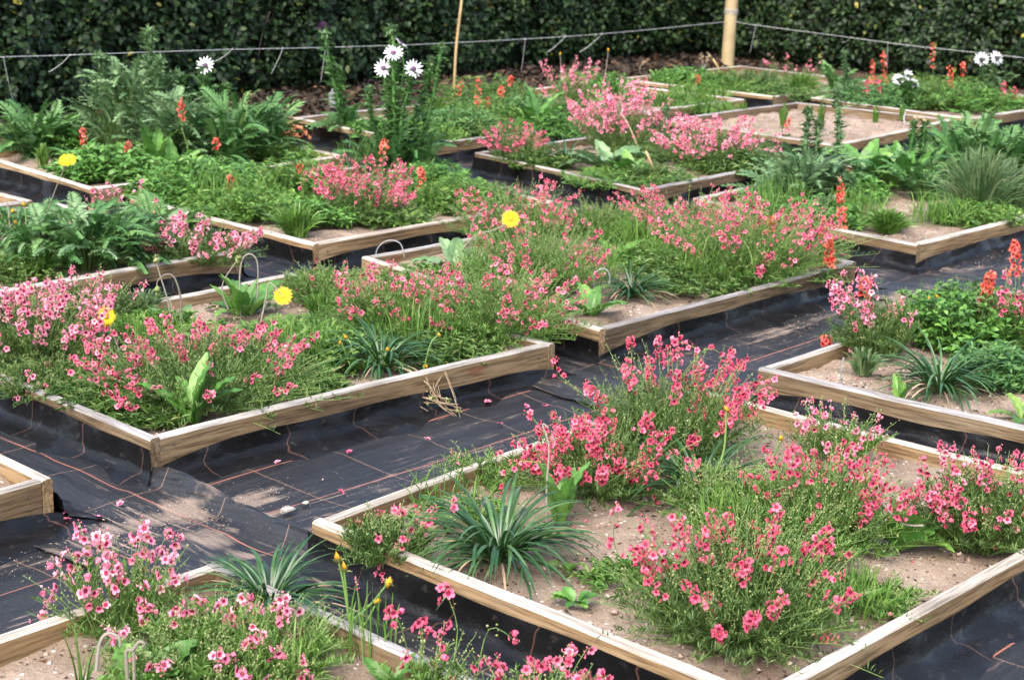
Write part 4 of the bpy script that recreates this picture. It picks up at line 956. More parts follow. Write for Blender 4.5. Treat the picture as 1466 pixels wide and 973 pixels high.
def thistle(label, px, py, stems_, lpx, nleaf=16, basal=8, grey=False, r=.0095, group='tall spiny thistles', name='thistle_plant'):
    """stems_: (polyline, head, head size) - spiny leaves ring every stem"""
    rg = nrg(); B = at(px, py); k = mpp(B); t = thing(name, label, 'plant', B, group); var = GSPINY if grey else SPINY; lob = GLOBED if grey else LOBED
    for (pts, head, hs, *fc) in stems_:
        dd = rg.normal(-.02, .02) - (.07 if head == 'white' else 0); s = stalk(t, B, pts, r, 'grey_leaf' if grey else 'lobed', head, hs, dd, facing=fc[0] if fc else None)
        P = smooth_path(np.array([at_depth(a, b, B, dd) for a, b in pts]) - B, 40)
        for i in range(nleaf):
            q = P[int(2 + 35 * i / nleaf)]; f = 1.15 - .55 * i / nleaf; a = i * 2.4 + rg.normal(0, .3); l = lpx * k * f * rg.uniform(.75, 1.2)
            place('leaf', var[int(rg.integers(0, 3))], t, q, a, l, (rg.normal(0, .15), rg.normal(0, .15)))
        # spiny wings on the stem itself
        m = 220; ii = rg.integers(0, 39, m); a = rg.uniform(0, 6.28, m); mb = MB()
        leaves(mb, P[ii], np.stack([np.cos(a), np.sin(a), rg.uniform(.2, .9, m)], -1), lpx * k * rg.uniform(.2, .5, m), lpx * k * .12, 0); mb.build('spines', ['grey_leaf' if grey else 'lobed'], t, kind='stuff')
    for i in range(basal):
        a = 2 * math.pi * i * .382 + rg.normal(0, .3); l = lpx * 2.1 * k * rg.uniform(.75, 1.2); place('leaf', lob[int(rg.integers(0, len(lob)))], t, (.02 * math.cos(a), .02 * math.sin(a), .005), a, l)
    return t
def hook_peg(label, pts, px, py, r=.0028, z=SOIL):
    B = at(px, py, z); b = B.copy(); P = [at_depth(a, c, B) for a, c in pts]; t = thing('wire_peg', label, 'wire peg', B, 'bent wire pegs in the beds'); mb = MB(); tube(mb, smooth_path(np.array(P) - B, 26), r * .72, 6); mb.build('wire', ['wire'], t); return t

def leafmass(label, px, py, w, h, n, lpx, variants, name='leafy_plant', group='leafy plants massed in the beds', flat=.6, stem='stem', spread_up=.5):
    """a taller plant: separate leaves carried at many heights through a dome"""
    rg = nrg(); B = at(px, py); k = mpp(B); Rr = w * k * .5; Hh = h * k; t = thing(name, label, 'plant', B, group); mb = MB(); paths = []
    for i in range(n):
        a = i * 2.4 + rg.normal(0, .3); q = Rr * .75 * rg.uniform(0, 1) ** .6; zt = max(0, (Hh - lpx * k * .35)) * (1 - flat * (q / Rr) ** 2) * rg.uniform(0, 1) ** .7
        p = np.array([q * math.cos(a), q * math.sin(a), zt]); l = lpx * k * rg.uniform(.6, 1.25)
        place('leaf', variants[int(rg.integers(0, len(variants)))], t, p, a + rg.normal(0, .7), (l, l * rg.uniform(.85, 1.2), l), (rg.normal(0, .25), rg.normal(0, .25)))
        paths.append(bez(np.array([p[0] * .4, p[1] * .4, 0]), np.array([p[0] * .55, p[1] * .55, zt * .7]), p, 5))
    stems(mb, np.array(paths), .003, .0018, 0); mb.build('stems', [stem], t, kind='stuff'); return t

# ================================================================== bed A: nearest full bed
twinspur('tall coral twinspur arching over the back corner of the foreground sandy bed', 960, 650, 270, 172, 33, 8, 'coral', 260, flat=.35, zone=.4, seedy=.8,
         trails=[([(880, 600), (830, 560), (800, 535), (795, 512)], -.02, 5), ([(960, 560), (1010, 500), (1050, 520)], 0, 6), ([(900, 560), (905, 500), (900, 484)], 0, 7), ([(960, 560), (1000, 505), (960, 487)], 0, 6)])
twinspur('densest coral twinspur in the bed, beside the upright toothed leaf', 855, 700, 230, 130, 36, 8, 'coral', 180, flat=.4, zone=.45,
         trails=[([(870, 690), (925, 665), (935, 720)], -.1, 8), ([(830, 680), (745, 660), (715, 705)], -.1, 6)])
twinspur('coral twinspur at the middle of the sandy bed, taller strap clump behind it', 1180, 775, 240, 165, 22, 7, 'coral', 230, flat=.5, zone=.42, fol='fine_bright', seedy=.9)
twinspur('broad coral twinspur leaning over the sandy front corner of the bed', 1055, 900, 330, 205, 36, 7, 'coral', 460, flat=.6, zone=.42, rootk=.5, nleaf=26,
         trails=[([(960, 880), (900, 820), (878, 770), (885, 720)], 0, 9, .5), ([(980, 880), (930, 800), (920, 740)], 0, 9, .5), ([(1100, 890), (1190, 870), (1195, 905), (1165, 912)], -.1, 5, .3)])
twinspur('coral twinspur leaning over the board at the end of the bed, with dense heads', 1400, 775, 210, 150, 24, 7, 'rose', 260, flat=.4, zone=.45,
         trails=[([(1400, 770), (1415, 745), (1425, 780)], -.08, 8), ([(1380, 770), (1330, 720), (1318, 655)], 0, 8)])
twinspur('sparse rose twinspur by the boards at the corner of the strap-leaved bed', 555, 800, 150, 95, 7, 5, 'rose', 90, flat=.45, seedy=1, fol='fine',
         trails=[([(545, 800), (520, 790), (545, 815), (560, 830)], -.05, 6), ([(560, 790), (575, 740), (562, 728)], 0, 5), ([(620, 790), (650, 740), (645, 715)], 0, 4)])
twinspur('straggly half-spent twinspur with brown seed heads along the bed back board', 1195, 655, 150, 95, 12, 3, 'pale', 40, fol='fine_bright', flat=.3, seedy=1, zone=.3)
strap_plant('dark strap-leaved clump on bare sand near the bed corner', 715, 800, 265, 78)
dry_base(BEDS['A'], 715, 800, 10, 4) if False else None
strap_plant('shaded strap-leaved clump tucked between coral twinspurs, with yellow buds', 1000, 712, 235, 62)
tS = bpy.data.objects['strap_leaf_plant.001']; BS = np.array(tS.location)
stalk(tS, BS, [(1010, 700), (1035, 650), (1040, 585)], .0026, 'stem', 'yellowbud', .008)
stalk(tS, BS, [(1040, 700), (1100, 660), (1118, 628)], .0026, 'stem', 'yellowbud', .009)
t = rosette('upright toothed broad leaf and two arching leaves beside the grey stake', 800, 748, 5, 92, ERECT, spread=.01, rz=[2.2, 5.6, 4.2, .4, 3.3], jit=.15)
stalk(t, t.location, [(782, 752), (783, 690), (786, 640), (777, 608), (785, 612)], .0036, 'woolly', name='stake')
t = rosette('flat broad-leaved rosette under a bleached forked twig', 1292, 785, 7, 85, BROADW, spread=.01)
stalk(t, t.location, [(1322, 752), (1295, 750), (1276, 735), (1258, 712)], .004, 'woolly', name='twig'); stalk(t, t.location, [(1276, 738), (1250, 760), (1245, 790)], .0035, 'woolly', name='twig')
rosette('small pale-green lettuce-like seedling on the sand', 824, 862, 8, 30, BROADW, spread=.008)
rosette('yellowish young leaf cluster beside the strap-leaved clump', 812, 820, 5, 42, BRIGHT, spread=.01)
rosette('two-leaved seedling by the board near the withered flowers', 1255, 800, 4, 26, BRIGHT, spread=.006)
hook_peg('wire peg with bent top in front of the broad coral twinspur', [(1027, 930), (1030, 880), (1030, 862), (1022, 857), (1016, 864)], 1027, 930)

mound('thin pale weeds scattered over the sand behind the strap-leaved clump', 650, 740, 150, 30, 26, 12, 'fine_bright', (.025, .006), ovate=False)
mound('low pale weeds on the sand between seedling and broad coral twinspur', 900, 830, 130, 28, 24, 12, 'fine_bright', (.025, .006), ovate=False)
twinspur('wiry unflowered green growth between the coral twinspurs of the sandy bed', 1105, 800, 250, 120, 5, 5, 'coral', 260, flat=.4, fol='fine_bright', seedy=1)
twinspur('tangle of green seed stems in front of the taller strap clump', 1045, 745, 200, 105, 4, 5, 'coral', 190, flat=.35, fol='fine_bright', seedy=1)
twinspur('thin seedling growth fading out over the sand by the end board', 1245, 865, 190, 50, 2, 3, 'coral', 60, flat=.3, fol='fine_bright', seedy=1)
twinspur('wispy green stems along the back board with hardly a bloom', 700, 690, 170, 60, 3, 3, 'rose', 45, flat=.3, fol='fine_bright', seedy=1)

# ================================================================== bed B: knotty corner board
twinspur('wide rose twinspur heaped along the knotty front board', 292, 563, 350, 128, 52, 8, 'rose', 500, flat=.55, zone=.42, rootk=.6,
         trails=[([(380, 590), (440, 560), (445, 590), (430, 600)], -.05, 7), ([(200, 590), (150, 560), (190, 545)], 0, 6), ([(260, 590), (230, 570), (228, 600)], -.1, 6), ([(120, 600), (140, 640), (270, 640), (350, 610)], -.05, 0), ([(90, 600), (60, 610), (98, 590), (100, 622)], -.05, 4, .2)])
rosette('big toothed leaf rosette poking over the board corner below rose flowers', 276, 606, 8, 92, BROAD[:2] + ERECT[1:4], spread=.015, rz=[-.83, -.35, .3, .74, 1.3, 2.3, -1.15], jit=.15)
twinspur('pale pink airy twinspur beyond the wide rose one, drooping over the side board', 55, 515, 250, 135, 42, 8, 'pale', 280, flat=.4, zone=.5, size=.0106,
         trails=[([(60, 540), (90, 560), (100, 600), (98, 622)], -.05, 4), ([(20, 560), (-10, 570), (5, 600)], -.05, 5)])
twinspur('pale pink twinspur at the back of the knotty bed, next to the lobed grey plant', 125, 460, 170, 85, 16, 7, 'pale', 120, flat=.4, zone=.5)
t = rosette('broad-leaved rosette with woolly nodding stems and one fully open yellow daisy', 348, 450, 17, 62, BROAD + ERECT[1:4] + GREYB[:1], spread=.04)
Bq = np.array(t.location)
stalk(t, Bq, [(372, 470), (380, 430), (386, 405), (405, 424)], .0042, 'woolly', 'yellow', .031, dd=-.16, facing=VIEW + [0, 0, .2])
stalk(t, Bq, [(345, 460), (343, 400), (348, 370), (360, 364), (369, 380), (368, 430)], .0042, 'woolly', None)
stalk(t, Bq, [(330, 450), (318, 410), (340, 372)], .004, 'woolly', 'bud', .011)
stalk(t, Bq, [(360, 470), (374, 450), (385, 432), (393, 445)], .0045, 'woolly')
stalk(t, Bq, [(285, 470), (305, 473), (309, 455), (310, 442)], .0042, 'woolly', 'brown', .016)
t = rosette('sparse rosette carrying tall woolly hooked stems near pale pink flowers', 250, 475, 6, 45, GREYB, spread=.02)
Bq = np.array(t.location)
stalk(t, Bq, [(258, 478), (259, 430), (250, 398), (238, 393), (226, 402), (225, 414)], .0045, 'woolly', 'bud', .012)
stalk(t, Bq, [(248, 478), (240, 430), (228, 390), (224, 372)], .0042, 'woolly', 'bud', .011)
stalk(t, Bq, [(250, 478), (246, 440), (240, 426), (232, 428)], .004, 'woolly')
stalk(t, Bq, [(190, 565), (168, 495), (152, 453)], .004, 'woolly', 'yellow', .029, dd=-.42, facing=VIEW * .75 + RIGHT * .65)
stalk(t, Bq, [(215, 480), (205, 472), (196, 480)], .004, 'woolly')
twinspur('rose twinspur in thin upright spikes near the narrow gap to the next bed', 700, 478, 260, 125, 26, 6, 'rose', 420, flat=.45, zone=.42, fol='fine_bright', seedy=.9,
         trails=[([(690, 510), (720, 540), (722, 560), (714, 552)], -.05, 4, .2), ([(670, 490), (690, 475), (672, 500)], -.1, 6)])
twinspur('pink twinspur behind the yellow-budded strap plants', 555, 470, 190, 105, 22, 7, 'rose', 220, flat=.4, zone=.45, fol='fine_bright')
twinspur('leafy green twinspur with hardly any flowers in the back corner of the daisy bed', 470, 425, 160, 60, 6, 4, 'rose', 260, fol='fine_bright', flat=.4, seedy=1)
mound('dark small-leaved mat under the pale pink twinspur', 150, 505, 170, 40, 60, 16, 'lobed', (.026, .018))
mound('bright green weedy growth before the hooked woolly stems', 215, 492, 200, 50, 110, 18, 'fine_bright', (.035, .008), ovate=False)
mound('fresh green seedlings between daisy rosette and rose spikes', 430, 485, 170, 38, 100, 16, 'fine_bright', (.03, .01))
mound('low green cover at the sheltered side of the daisy rosette', 330, 520, 240, 60, 130, 16, 'fine', (.03, .009))
t = strap_plant('yellow-budded strap plant by the board with dry roots hanging out', 545, 528, 175, 60)
Bq = np.array(t.location)
for a, b, c_ in ((555, 500, 548), (487, 490, 500), (610, 523, 590), (628, 480, 605), (484, 508, 500), (495, 482, 510)):
    stalk(t, Bq, [(c_, 535), ((a + c_) / 2, b + 12), (a, b)], .002, 'stem', 'yellowbud', .0085)
mb = MB(); rg = nrg()
for q in range(26):
    x0 = rg.uniform(560, 640); P = [at_depth(x0, 545 - (x0 - 560) * .18, Bq, -.1), at_depth(x0 + rg.uniform(-18, 22), 560 + rg.uniform(0, 16), Bq, -.16), at_depth(x0 + rg.uniform(-25, 45), 580 + rg.uniform(-5, 22), Bq, -.2)]
    tube(mb, smooth_path(np.array(P) - Bq, 8), .0011, 3)
mb.build('dry_roots', ['dry'], t, kind='stuff')
for a, b, c_, d_ in ((520, 545, 560, 586), (585, 545, 617, 570), (610, 540, 640, 571), (560, 545, 608, 575), (620, 560, 655, 588)):
    stalk(t, Bq, [(a, b), ((a + c_) / 2 - 4, (b + d_) / 2 + 8), (c_, d_)], .0022, 'dry', 'bud', .008, dd=-.17)
mound('trailing greens over the side board nearest the dusty membrane path', 150, 578, 150, 42, 90, 16, 'fine', (.028, .006), ovate=False)
mound('low greens along the knotty board corner', 215, 600, 110, 30, 60, 16, 'fine', (.028, .006), ovate=False)
mound('mixed weeds in front of the open yellow daisy', 470, 520, 150, 50, 90, 18, 'fine_bright', (.03, .009), ovate=False)
mound('low weeds along the front board beside the wide rose twinspur', 430, 555, 130, 28, 70, 16, 'fine', (.03, .009), ovate=False)
mound('green cover among the strap plants and rose spikes', 610, 505, 200, 45, 110, 16, 'fine', (.03, .008), ovate=False)

twinspur('leafy twinspur filling the corner where the side board meets the path', 70, 555, 200, 60, 6, 5, 'pale', 240, flat=.4, seedy=.8)
tuft('long pale grass between the hooked woolly stems', 200, 455, 120, 55, 160, 'greygrass')
tuft('bright grass standing in front of the open yellow daisy', 460, 452, 90, 50, 90, 'grass')

# ================================================================== bed D: middle bed
twinspur('fine-stemmed rose twinspur thicket along the middle bed', 1070, 392, 265, 130, 46, 7, 'rose', 420, flat=.3, zone=.45, fol='fine_bright', seedy=.9, open_=1.0)
twinspur('rose twinspur by the back board beside the lobed thistle bed', 985, 345, 220, 95, 30, 7, 'rose', 220, flat=.35, zone=.5)
twinspur('loose pink twinspur between yellow daisy and dark strap clump', 765, 415, 210, 115, 22, 6, 'rose', 300, flat=.4, zone=.45, fol='fine_bright', seedy=1)
twinspur('pink twinspur behind the yellow daisy, at the gap to the round rose twinspur', 735, 345, 190, 100, 26, 7, 'rose', 160, flat=.35, zone=.5, fol='fine_bright')
twinspur('thin green twinspur still in bud at the back of the middle bed', 865, 335, 200, 65, 7, 3, 'pale', 300, fol='fine_bright', flat=.3, seedy=1)
strap_plant('compact dark strap clump close to the board of the middle bed', 905, 425, 118, 74)
t = rosette('pale grey-green rosette in the sandy corner with a bent stem and yellow daisy', 650, 385, 9, 62, GREYB, spread=.02)
Bq = np.array(t.location)
stalk(t, Bq, [(657, 385), (661, 360), (680, 338), (705, 330), (722, 322), (731, 314)], .0055, 'woolly', 'yellow', .034, facing=VIEW + [0, 0, .1])
stalk(t, Bq, [(672, 380), (673, 350), (676, 320), (690, 300), (698, 303)], .0035, 'woolly')
rosette('pointed broad leaves at the front corner of the middle bed', 848, 452, 7, 58, BROAD, spread=.015, rz=[2.2, 1.2, -.4, .5, -1.6, 2.9])
hook_peg('arched wire peg in the sand of the middle bed corner', [(537, 372), (540, 357), (549, 347), (562, 344), (574, 350), (579, 369)], 545, 372, .003)
hook_peg('bent grey peg above pointed leaves', [(853, 430), (850, 400), (856, 387), (867, 385), (873, 395), (872, 410)], 853, 430, .003)
rosette('bright lime rosette on the sandy patch of the middle bed', 880, 375, 10, 42, BRIGHT, spread=.02)
mound('green haze of stems along the near edge of the middle bed', 640, 408, 190, 35, 130, 14, 'fine_bright', (.028, .005), ovate=False)
mound('low greens below the rose thicket', 1010, 405, 210, 50, 120, 16, 'fine', (.03, .008), ovate=False)
mound('light green ground cover in front of the fine-stemmed thicket', 960, 375, 190, 40, 100, 16, 'fine_bright', (.03, .01))
spike_plant('thick coral spike rising past the end board of the middle bed', [([(1183, 400), (1187, 370), (1187, 340)], 20, .45), ([(1140, 398), (1130, 385), (1128, 375)], 7, .3)], 1170, 404, per=18)
spike_plant('coral spikes leaning out at the back of the rose thicket', [([(1100, 350), (1103, 325), (1104, 312)], 14, .4), ([(1170, 350), (1178, 335), (1180, 322)], 9, .4)], 1120, 385)

# ================================================================== bed N
strap_plant('dark strap clump growing on the sand beside yellow-flowered greens', 1345, 560, 185, 70)
twinspur('sprays of pink twinspur over the sandy corner next to the membrane path', 1255, 505, 140, 120, 16, 5, 'pale', 120, flat=.2, size=.0106, zone=.4, lean=(-.15, 0), open_=1.1,
         trails=[([(1250, 500), (1215, 460), (1195, 428)], 0, 6), ([(1250, 505), (1225, 500), (1220, 520)], -.05, 4)])
t = mound('leafy yellow-flowered plant at the back of the sandy-cornered bed', 1375, 490, 190, 95, 120, 20, 'broad', (.036, .02))
Bq = np.array(t.location)
for a, b in ((1330, 428), (1342, 425), (1300, 465), (1440, 440), (1438, 452), (1335, 470)): stalk(t, Bq, [(a + 12, b + 45), (a + 3, b + 20), (a, b)], .002, 'stem', 'yellowbud', .009)
spike_plant('coral spikes among yellow-flowered greens', [([(1408, 460), (1412, 420), (1418, 388)], 17, .45), ([(1240, 470), (1238, 420), (1237, 400)], 11, .35), ([(1190, 520), (1183, 500), (1184, 482)], 5, .25)], 1380, 490)
spike_plant('coral spike at the far end of the yellow-flowered bed', [([(1450, 470), (1454, 400), (1453, 344)], 13, .3)], 1448, 480)
twinspur('pink twinspur beside the sandy bed end, deep pink', 1445, 500, 110, 120, 9, 5, 'rose', 80, flat=.2, size=.0106)
tuft('loose pale grass beside the dark strap clump', 1235, 535, 80, 50, 120, 'greygrass')
rosette('bright broad leaf cut by the picture edge in the sandy-cornered bed', 1462, 600, 5, 58, BRIGHT, spread=.01)
rosette('slim upright seedling in front of the strap clump', 1288, 580, 4, 42, ERECT, spread=.006)
hook_peg('straight wire peg standing in the sandy corner', [(1203, 556), (1204, 535), (1206, 517), (1208, 512)], 1203, 556)
mound('low mixed greens behind the dark strap clump', 1430, 545, 130, 60, 80, 16, 'lobed', (.04, .014))

# ================================================================== bed Q: nearest
twinspur('pale pink twinspur in front, wide and fine-leaved', 322, 965, 320, 122, 22, 4, 'pale', 520, flat=.45, size=.0106, zone=.3, fol='fine_bright', seedy=.9, rootk=.65)
strap_plant('strap clump arching across the board corner of the nearest bed', 385, 872, 225, 80)
twinspur('airy pale pink twinspur by the board of the nearest bed', 170, 900, 190, 150, 16, 3, 'pale', 60, flat=.2, size=.0112, zone=.3, fol='fine_bright', seedy=1, group=GROUPF,
         trails=[([(120, 900), (70, 880), (33, 915)], -.03, 3), ([(190, 900), (160, 820), (150, 755)], 0, 5), ([(200, 890), (210, 800), (205, 750)], 0, 4), ([(220, 890), (235, 830), (240, 790)], 0, 5), ([(130, 880), (90, 850), (88, 795)], 0, 2), ([(100, 890), (70, 870), (68, 880)], 0, 3)])
t = rosette('large broad leaves with a woolly curled stem in the nearest bed', 215, 1000, 8, 90, BROADW, spread=.02)
Bq = np.array(t.location)
stalk(t, Bq, [(184, 1000), (182, 960), (181, 932), (190, 930), (200, 918), (207, 922), (203, 926)], .006, 'woolly')
stalk(t, Bq, [(193, 1000), (192, 960), (191, 930)], .0055, 'woolly')
stalk(t, Bq, [(138, 960), (143, 920), (155, 906), (170, 912), (172, 925)], .005, 'woolly')
rosette('sword-leaved seedling on the gravelly sand near the woolly stem', 118, 985, 9, 95, BLADE, name='sword_leaf_plant', spread=.015)
twinspur('twinspur cluster leaning over the membrane from beyond the picture base', 615, 1000, 150, 110, 8, 3, 'rose', 22, flat=.3, size=.0106, zone=.3, fol='fine_bright', seedy=1,
         trails=[([(640, 985), (655, 900), (632, 835)], 0, 4, .18), ([(680, 985), (700, 900), (742, 920)], 0, 2, .2), ([(590, 960), (575, 900), (560, 870)], 0, 4, .3), ([(520, 950), (515, 880), (510, 830)], 0, 0)])
twinspur('row of pink twinspur heads just rising above the picture base', 760, 1040, 250, 100, 12, 3, 'rose', 90, flat=.15, size=.0106, zone=.2, seedy=1, fol='fine_bright')
t = strap_plant('green clump with ochre buds near the membrane corner', 505, 895, 70, 8); Bq = np.array(t.location)
for a, b in ((483, 798), (557, 832), (492, 812), (540, 860)): stalk(t, Bq, [(500, 890), ((500 + a) / 2, b + 35), (a, b)], .0022, 'stem', 'yellowbud', .0105)
rosette('bright fleshy-leaved plant at the picture base', 560, 985, 14, 50, BRIGHT, spread=.02)

# ================================================================== bed C, S
leafmass('sprawling grey-green lobed plant filling its own bed', 125, 380, 260, 85, 270, 47, FLATL + FLATG[:2], 'lobed_leaf_plant')
leafmass('darker lobed plant crowded beside the sprawling grey-green one', 25, 365, 150, 70, 110, 45, FLATL, 'lobed_leaf_plant')
leafmass('lobed plant at the corner of the grey-green bed nearest the round rose twinspur', 222, 352, 130, 62, 60, 50, FLATG + FLATL, 'lobed_leaf_plant')
twinspur('pale pink twinspur spraying over the corner of the grey-green bed', 285, 375, 170, 75, 26, 6, 'pale', 110, flat=.3, size=.0106, zone=.45)
twinspur('few pale pink sprays standing up through the grey-green lobed leaves', 175, 345, 150, 90, 11, 3, 'pale', 30, flat=.1, zone=.3, size=.0106)
t = rosette('yellow daisy on a long bare stem above the grey-green bed', 48, 372, 6, 50, LONG, 'yellow_daisy_plant', spread=.02); Bq = np.array(t.location)
stalk(t, Bq, [(47, 370), (62, 320), (80, 270), (97, 230)], .0038, 'woolly', 'yellow', .034, facing=VIEW * .5 + [0, 0, .6])
stalk(t, Bq, [(0, 345), (12, 330), (20, 317)], .0055, 'woolly'); stalk(t, Bq, [(15, 340), (12, 300), (5, 280), (-8, 272)], .004, 'woolly')
for a, b in ((18, 302), (35, 292), (22, 318)): stalk(t, Bq, [(a + 5, 350), (a + 2, b + 20), (a, b)], .0022, 'stem', 'yellowbud', .012)
tuft('tall grass between grey-green lobed leaves and the pale pink bank', 60, 398, 90, 60, 160)
mound('green edge growth of the lobed bed above the pale pink bank', 10, 398, 120, 45, 70, 14, 'fine', (.03, .01))

# ================================================================== bed E
twinspur('round rose-pink twinspur under the tall white daisies', 520, 312, 150, 96, 50, 7, 'rose', 160, flat=.35, zone=.5,
         trails=[([(530, 290), (535, 250), (530, 222)], 0, 7), ([(480, 300), (470, 260), (465, 235)], 0, 5), ([(440, 300), (432, 275), (438, 245)], 0, 6)])
mound('leafy green mass in the bed behind the pale pink bank', 290, 285, 170, 70, 120, 18, 'broad', (.05, .02))
mound('lighter leafy greens beside the round rose twinspur', 415, 285, 150, 70, 110, 18, 'fine_bright', (.045, .018))
mound('mixed grassy greens in front of the leafy mass behind the pale pink bank', 350, 308, 160, 50, 110, 18, 'fine_bright', (.045, .012))
mound('mixed greens between the two grass tufts and the round rose twinspur', 455, 318, 120, 40, 80, 18, 'broad', (.04, .016))
mound('narrow-leaved greens under the round rose twinspur', 560, 316, 120, 30, 80, 18, 'fine', (.035, .01))
mound('leafy greens stretching along the end board of the round twinspur bed', 690, 296, 110, 40, 70, 18, 'fine', (.04, .012))
mound('soft greens between thistle bed boards and grassy leafy mass', 240, 285, 110, 45, 70, 18, 'fine_bright', (.045, .014))
tuft('grass tuft on the sandy edge facing the membrane gap', 425, 338, 100, 62, 220)
tuft('small grass tuft by the long side board', 345, 316, 70, 50, 120)
rosette('upright lime-green leaves between lobed bed and thistles', 252, 268, 7, 60, ERECT, spread=.02)
rosette('lime rosette at the base of the round rose twinspur', 582, 322, 12, 34, BRIGHT, spread=.02)
mound('green plants by the end board behind the middle bed', 655, 300, 120, 55, 90, 18, 'fine_bright', (.04, .012))
mound('fresh greens at the feet of the tall white daisies', 620, 270, 110, 45, 70, 16, 'broad', (.045, .016))
spike_plant('pair of coral spikes next to the round rose twinspur', [([(602, 295), (604, 265), (603, 240)], 11, .5), ([(550, 260), (549, 220), (551, 200)], 7, .4), ([(432, 280), (430, 255), (429, 235)], 7, .4)], 570, 290)
spike_plant('low coral spike above the grass tufts', [([(330, 290), (331, 270), (330, 252)], 6, .45)], 330, 300)
thistle('tall thistle-leaved plant bearing three big white daisies with purple eyes', 568, 245,
        [([(566, 240), (560, 180), (549, 98)], 'white', .045, VIEW + [0, 0, .1]), ([(570, 240), (575, 170), (592, 99)], 'white', .045, VIEW + RIGHT * .3), ([(568, 240), (564, 150), (563, 76)], 'white', .047, VIEW + [0, 0, .35]),
         ([(570, 240), (568, 120), (561, 42)], 'spiky', .028), ([(572, 240), (600, 160), (618, 92)], 'spiky', .026), ([(566, 240), (535, 180), (528, 130)], 'spiky', .024), ([(574, 240), (612, 170), (632, 68)], 'spiky', .022)], 27, 24, 24)
t_ = bpy.data.objects['thistle_plant']; stalk(t_, t_.location, [(568, 150), (578, 100), (573, 62)], .004, 'lobed', 'white', .04, facing=RIGHT * .6 + [0, 0, .8]); 

leafmass('spiny dark leaves massed round the tall white daisies', 570, 245, 130, 55, 60, 52, LOBED, 'lobed_leaf_plant')

# ================================================================== bed M
thistle('tallest pale spiny thistle standing against the cord', 212, 225, [([(208, 222), (212, 130), (214, 50)], 'spiky', .04), ([(205, 222), (160, 160), (146, 85)], 'spiky', .034), ([(212, 222), (235, 150), (245, 110)], 'spiky', .025), ([(200, 222), (180, 150), (178, 110)], 'spiky', .025), ([(210, 222), (222, 150), (228, 88)], 'spiky', .03), ([(204, 222), (170, 170), (160, 120)], 'spiky', .03)], 32, 24, 22, True)
thistle('thistle topped by one white daisy against the hedge', 296, 215, [([(294, 215), (292, 150), (294, 94)], 'white', .046, VIEW), ([(290, 215), (262, 150), (256, 108)], 'spiky', .026), ([(296, 215), (310, 160), (322, 125)], 'spiky', .026)], 30, 20, 22)
rosette('arching lobed leaves along the thistle bed', 370, 225, 22, 90, LOBED, 'lobed_leaf_plant', spread=.06, group='lobed-leaved plants')
rosette('grey lobed leaves between thistles', 250, 235, 22, 85, GLOBED, 'lobed_leaf_plant', spread=.06, group='lobed-leaved plants')
rosette('lobed leaves below the daisy-topped thistle', 310, 240, 18, 75, LOBED, 'lobed_leaf_plant', spread=.06, group='lobed-leaved plants')
rosette('broad smooth leaves beside the second coral spike', 222, 248, 8, 65, ERECT, spread=.02)
rosette('ferny clump at the hedge end of the thistle bed', 45, 222, 20, 75, LOBED, 'lobed_leaf_plant', spread=.05, group='lobed-leaved plants')
mound('leafy greens round the two coral spikes', 155, 253, 140, 55, 110, 18, 'broad', (.05, .028))
mound('deep green leaves behind the bare sandy edge', 120, 215, 130, 55, 90, 18, 'broad', (.05, .028))
tuft('grass tuft at the sandy edge of the thistle bed', 62, 238, 40, 45, 70)
spike_plant('two coral spikes near the boards of the thistle bed', [([(121, 245), (120, 210), (119, 184)], 11, .65), ([(184, 250), (184, 225), (183, 202)], 11, .65), ([(262, 230), (260, 180), (260, 143)], 7, .25), ([(310, 235), (310, 215), (310, 200)], 4, .3)], 160, 250)
mound('green plants at the end of the thistle bed near orange dead leaves', 410, 232, 90, 35, 60, 16, 'fine_bright', (.04, .012))

leafmass('tall feathery grey-green growth in the middle of the thistle bed', 185, 225, 170, 135, 230, 36, GSPINY + GLOBED[:2], 'lobed_leaf_plant')
leafmass('dense lobed growth between daisy-topped thistle and bed end', 330, 232, 190, 95, 200, 38, LOBED, 'lobed_leaf_plant')
leafmass('ferny lobed growth under the start of the cord', 55, 220, 110, 60, 60, 46, LOBED, 'lobed_leaf_plant')
leafmass('bluish lobed growth around the foot of the daisy-topped thistle', 255, 236, 150, 105, 190, 34, GSPINY + GLOBED[:2], 'lobed_leaf_plant')

# ================================================================== bed L
thistle('thistle with a purple bud leaning before the grey stone', 495, 188, [([(492, 185), (478, 120), (464, 46)], 'purple', .042), ([(494, 185), (488, 140), (484, 100)], 'spiky', .022)], 26, 20, 14)
rosette('long-leaved rosette behind the cane', 765, 185, 14, 62, LONG, spread=.03)
mound('dense greens before the thin cane', 650, 190, 130, 45, 100, 18, 'lobed', (.05, .016))
mound('small greens along the board behind the tall daisies', 560, 195, 110, 35, 70, 16, 'broad', (.045, .016))
mound('light greens between cane and long-leaved rosette', 700, 178, 110, 45, 80, 16, 'fine_bright', (.045, .014))
mound('green cover beside the long-leaved rosette', 830, 178, 110, 45, 80, 16, 'fine', (.045, .014))
mound('row of greens along the front board of the long-leaved bed', 690, 196, 120, 38, 80, 18, 'fine', (.05, .012))
mound('greens at the front corner of the long-leaved bed', 610, 204, 100, 36, 70, 18, 'fine_bright', (.045, .012))
mound('greens in the shade of the pale pink cloud, long-leaved bed', 790, 192, 120, 36, 80, 18, 'broad', (.05, .016))
mound('mixed greens by the back boards of the long-leaved bed', 730, 160, 150, 34, 90, 18, 'lobed', (.05, .014))
tuft('wispy grass between cane and hedge in the long-leaved bed', 620, 172, 90, 48, 160)
twinspur('high pale pink twinspur next to the hedge foot', 815, 165, 80, 85, 22, 5, 'pale', 50, flat=.2, zone=.4)
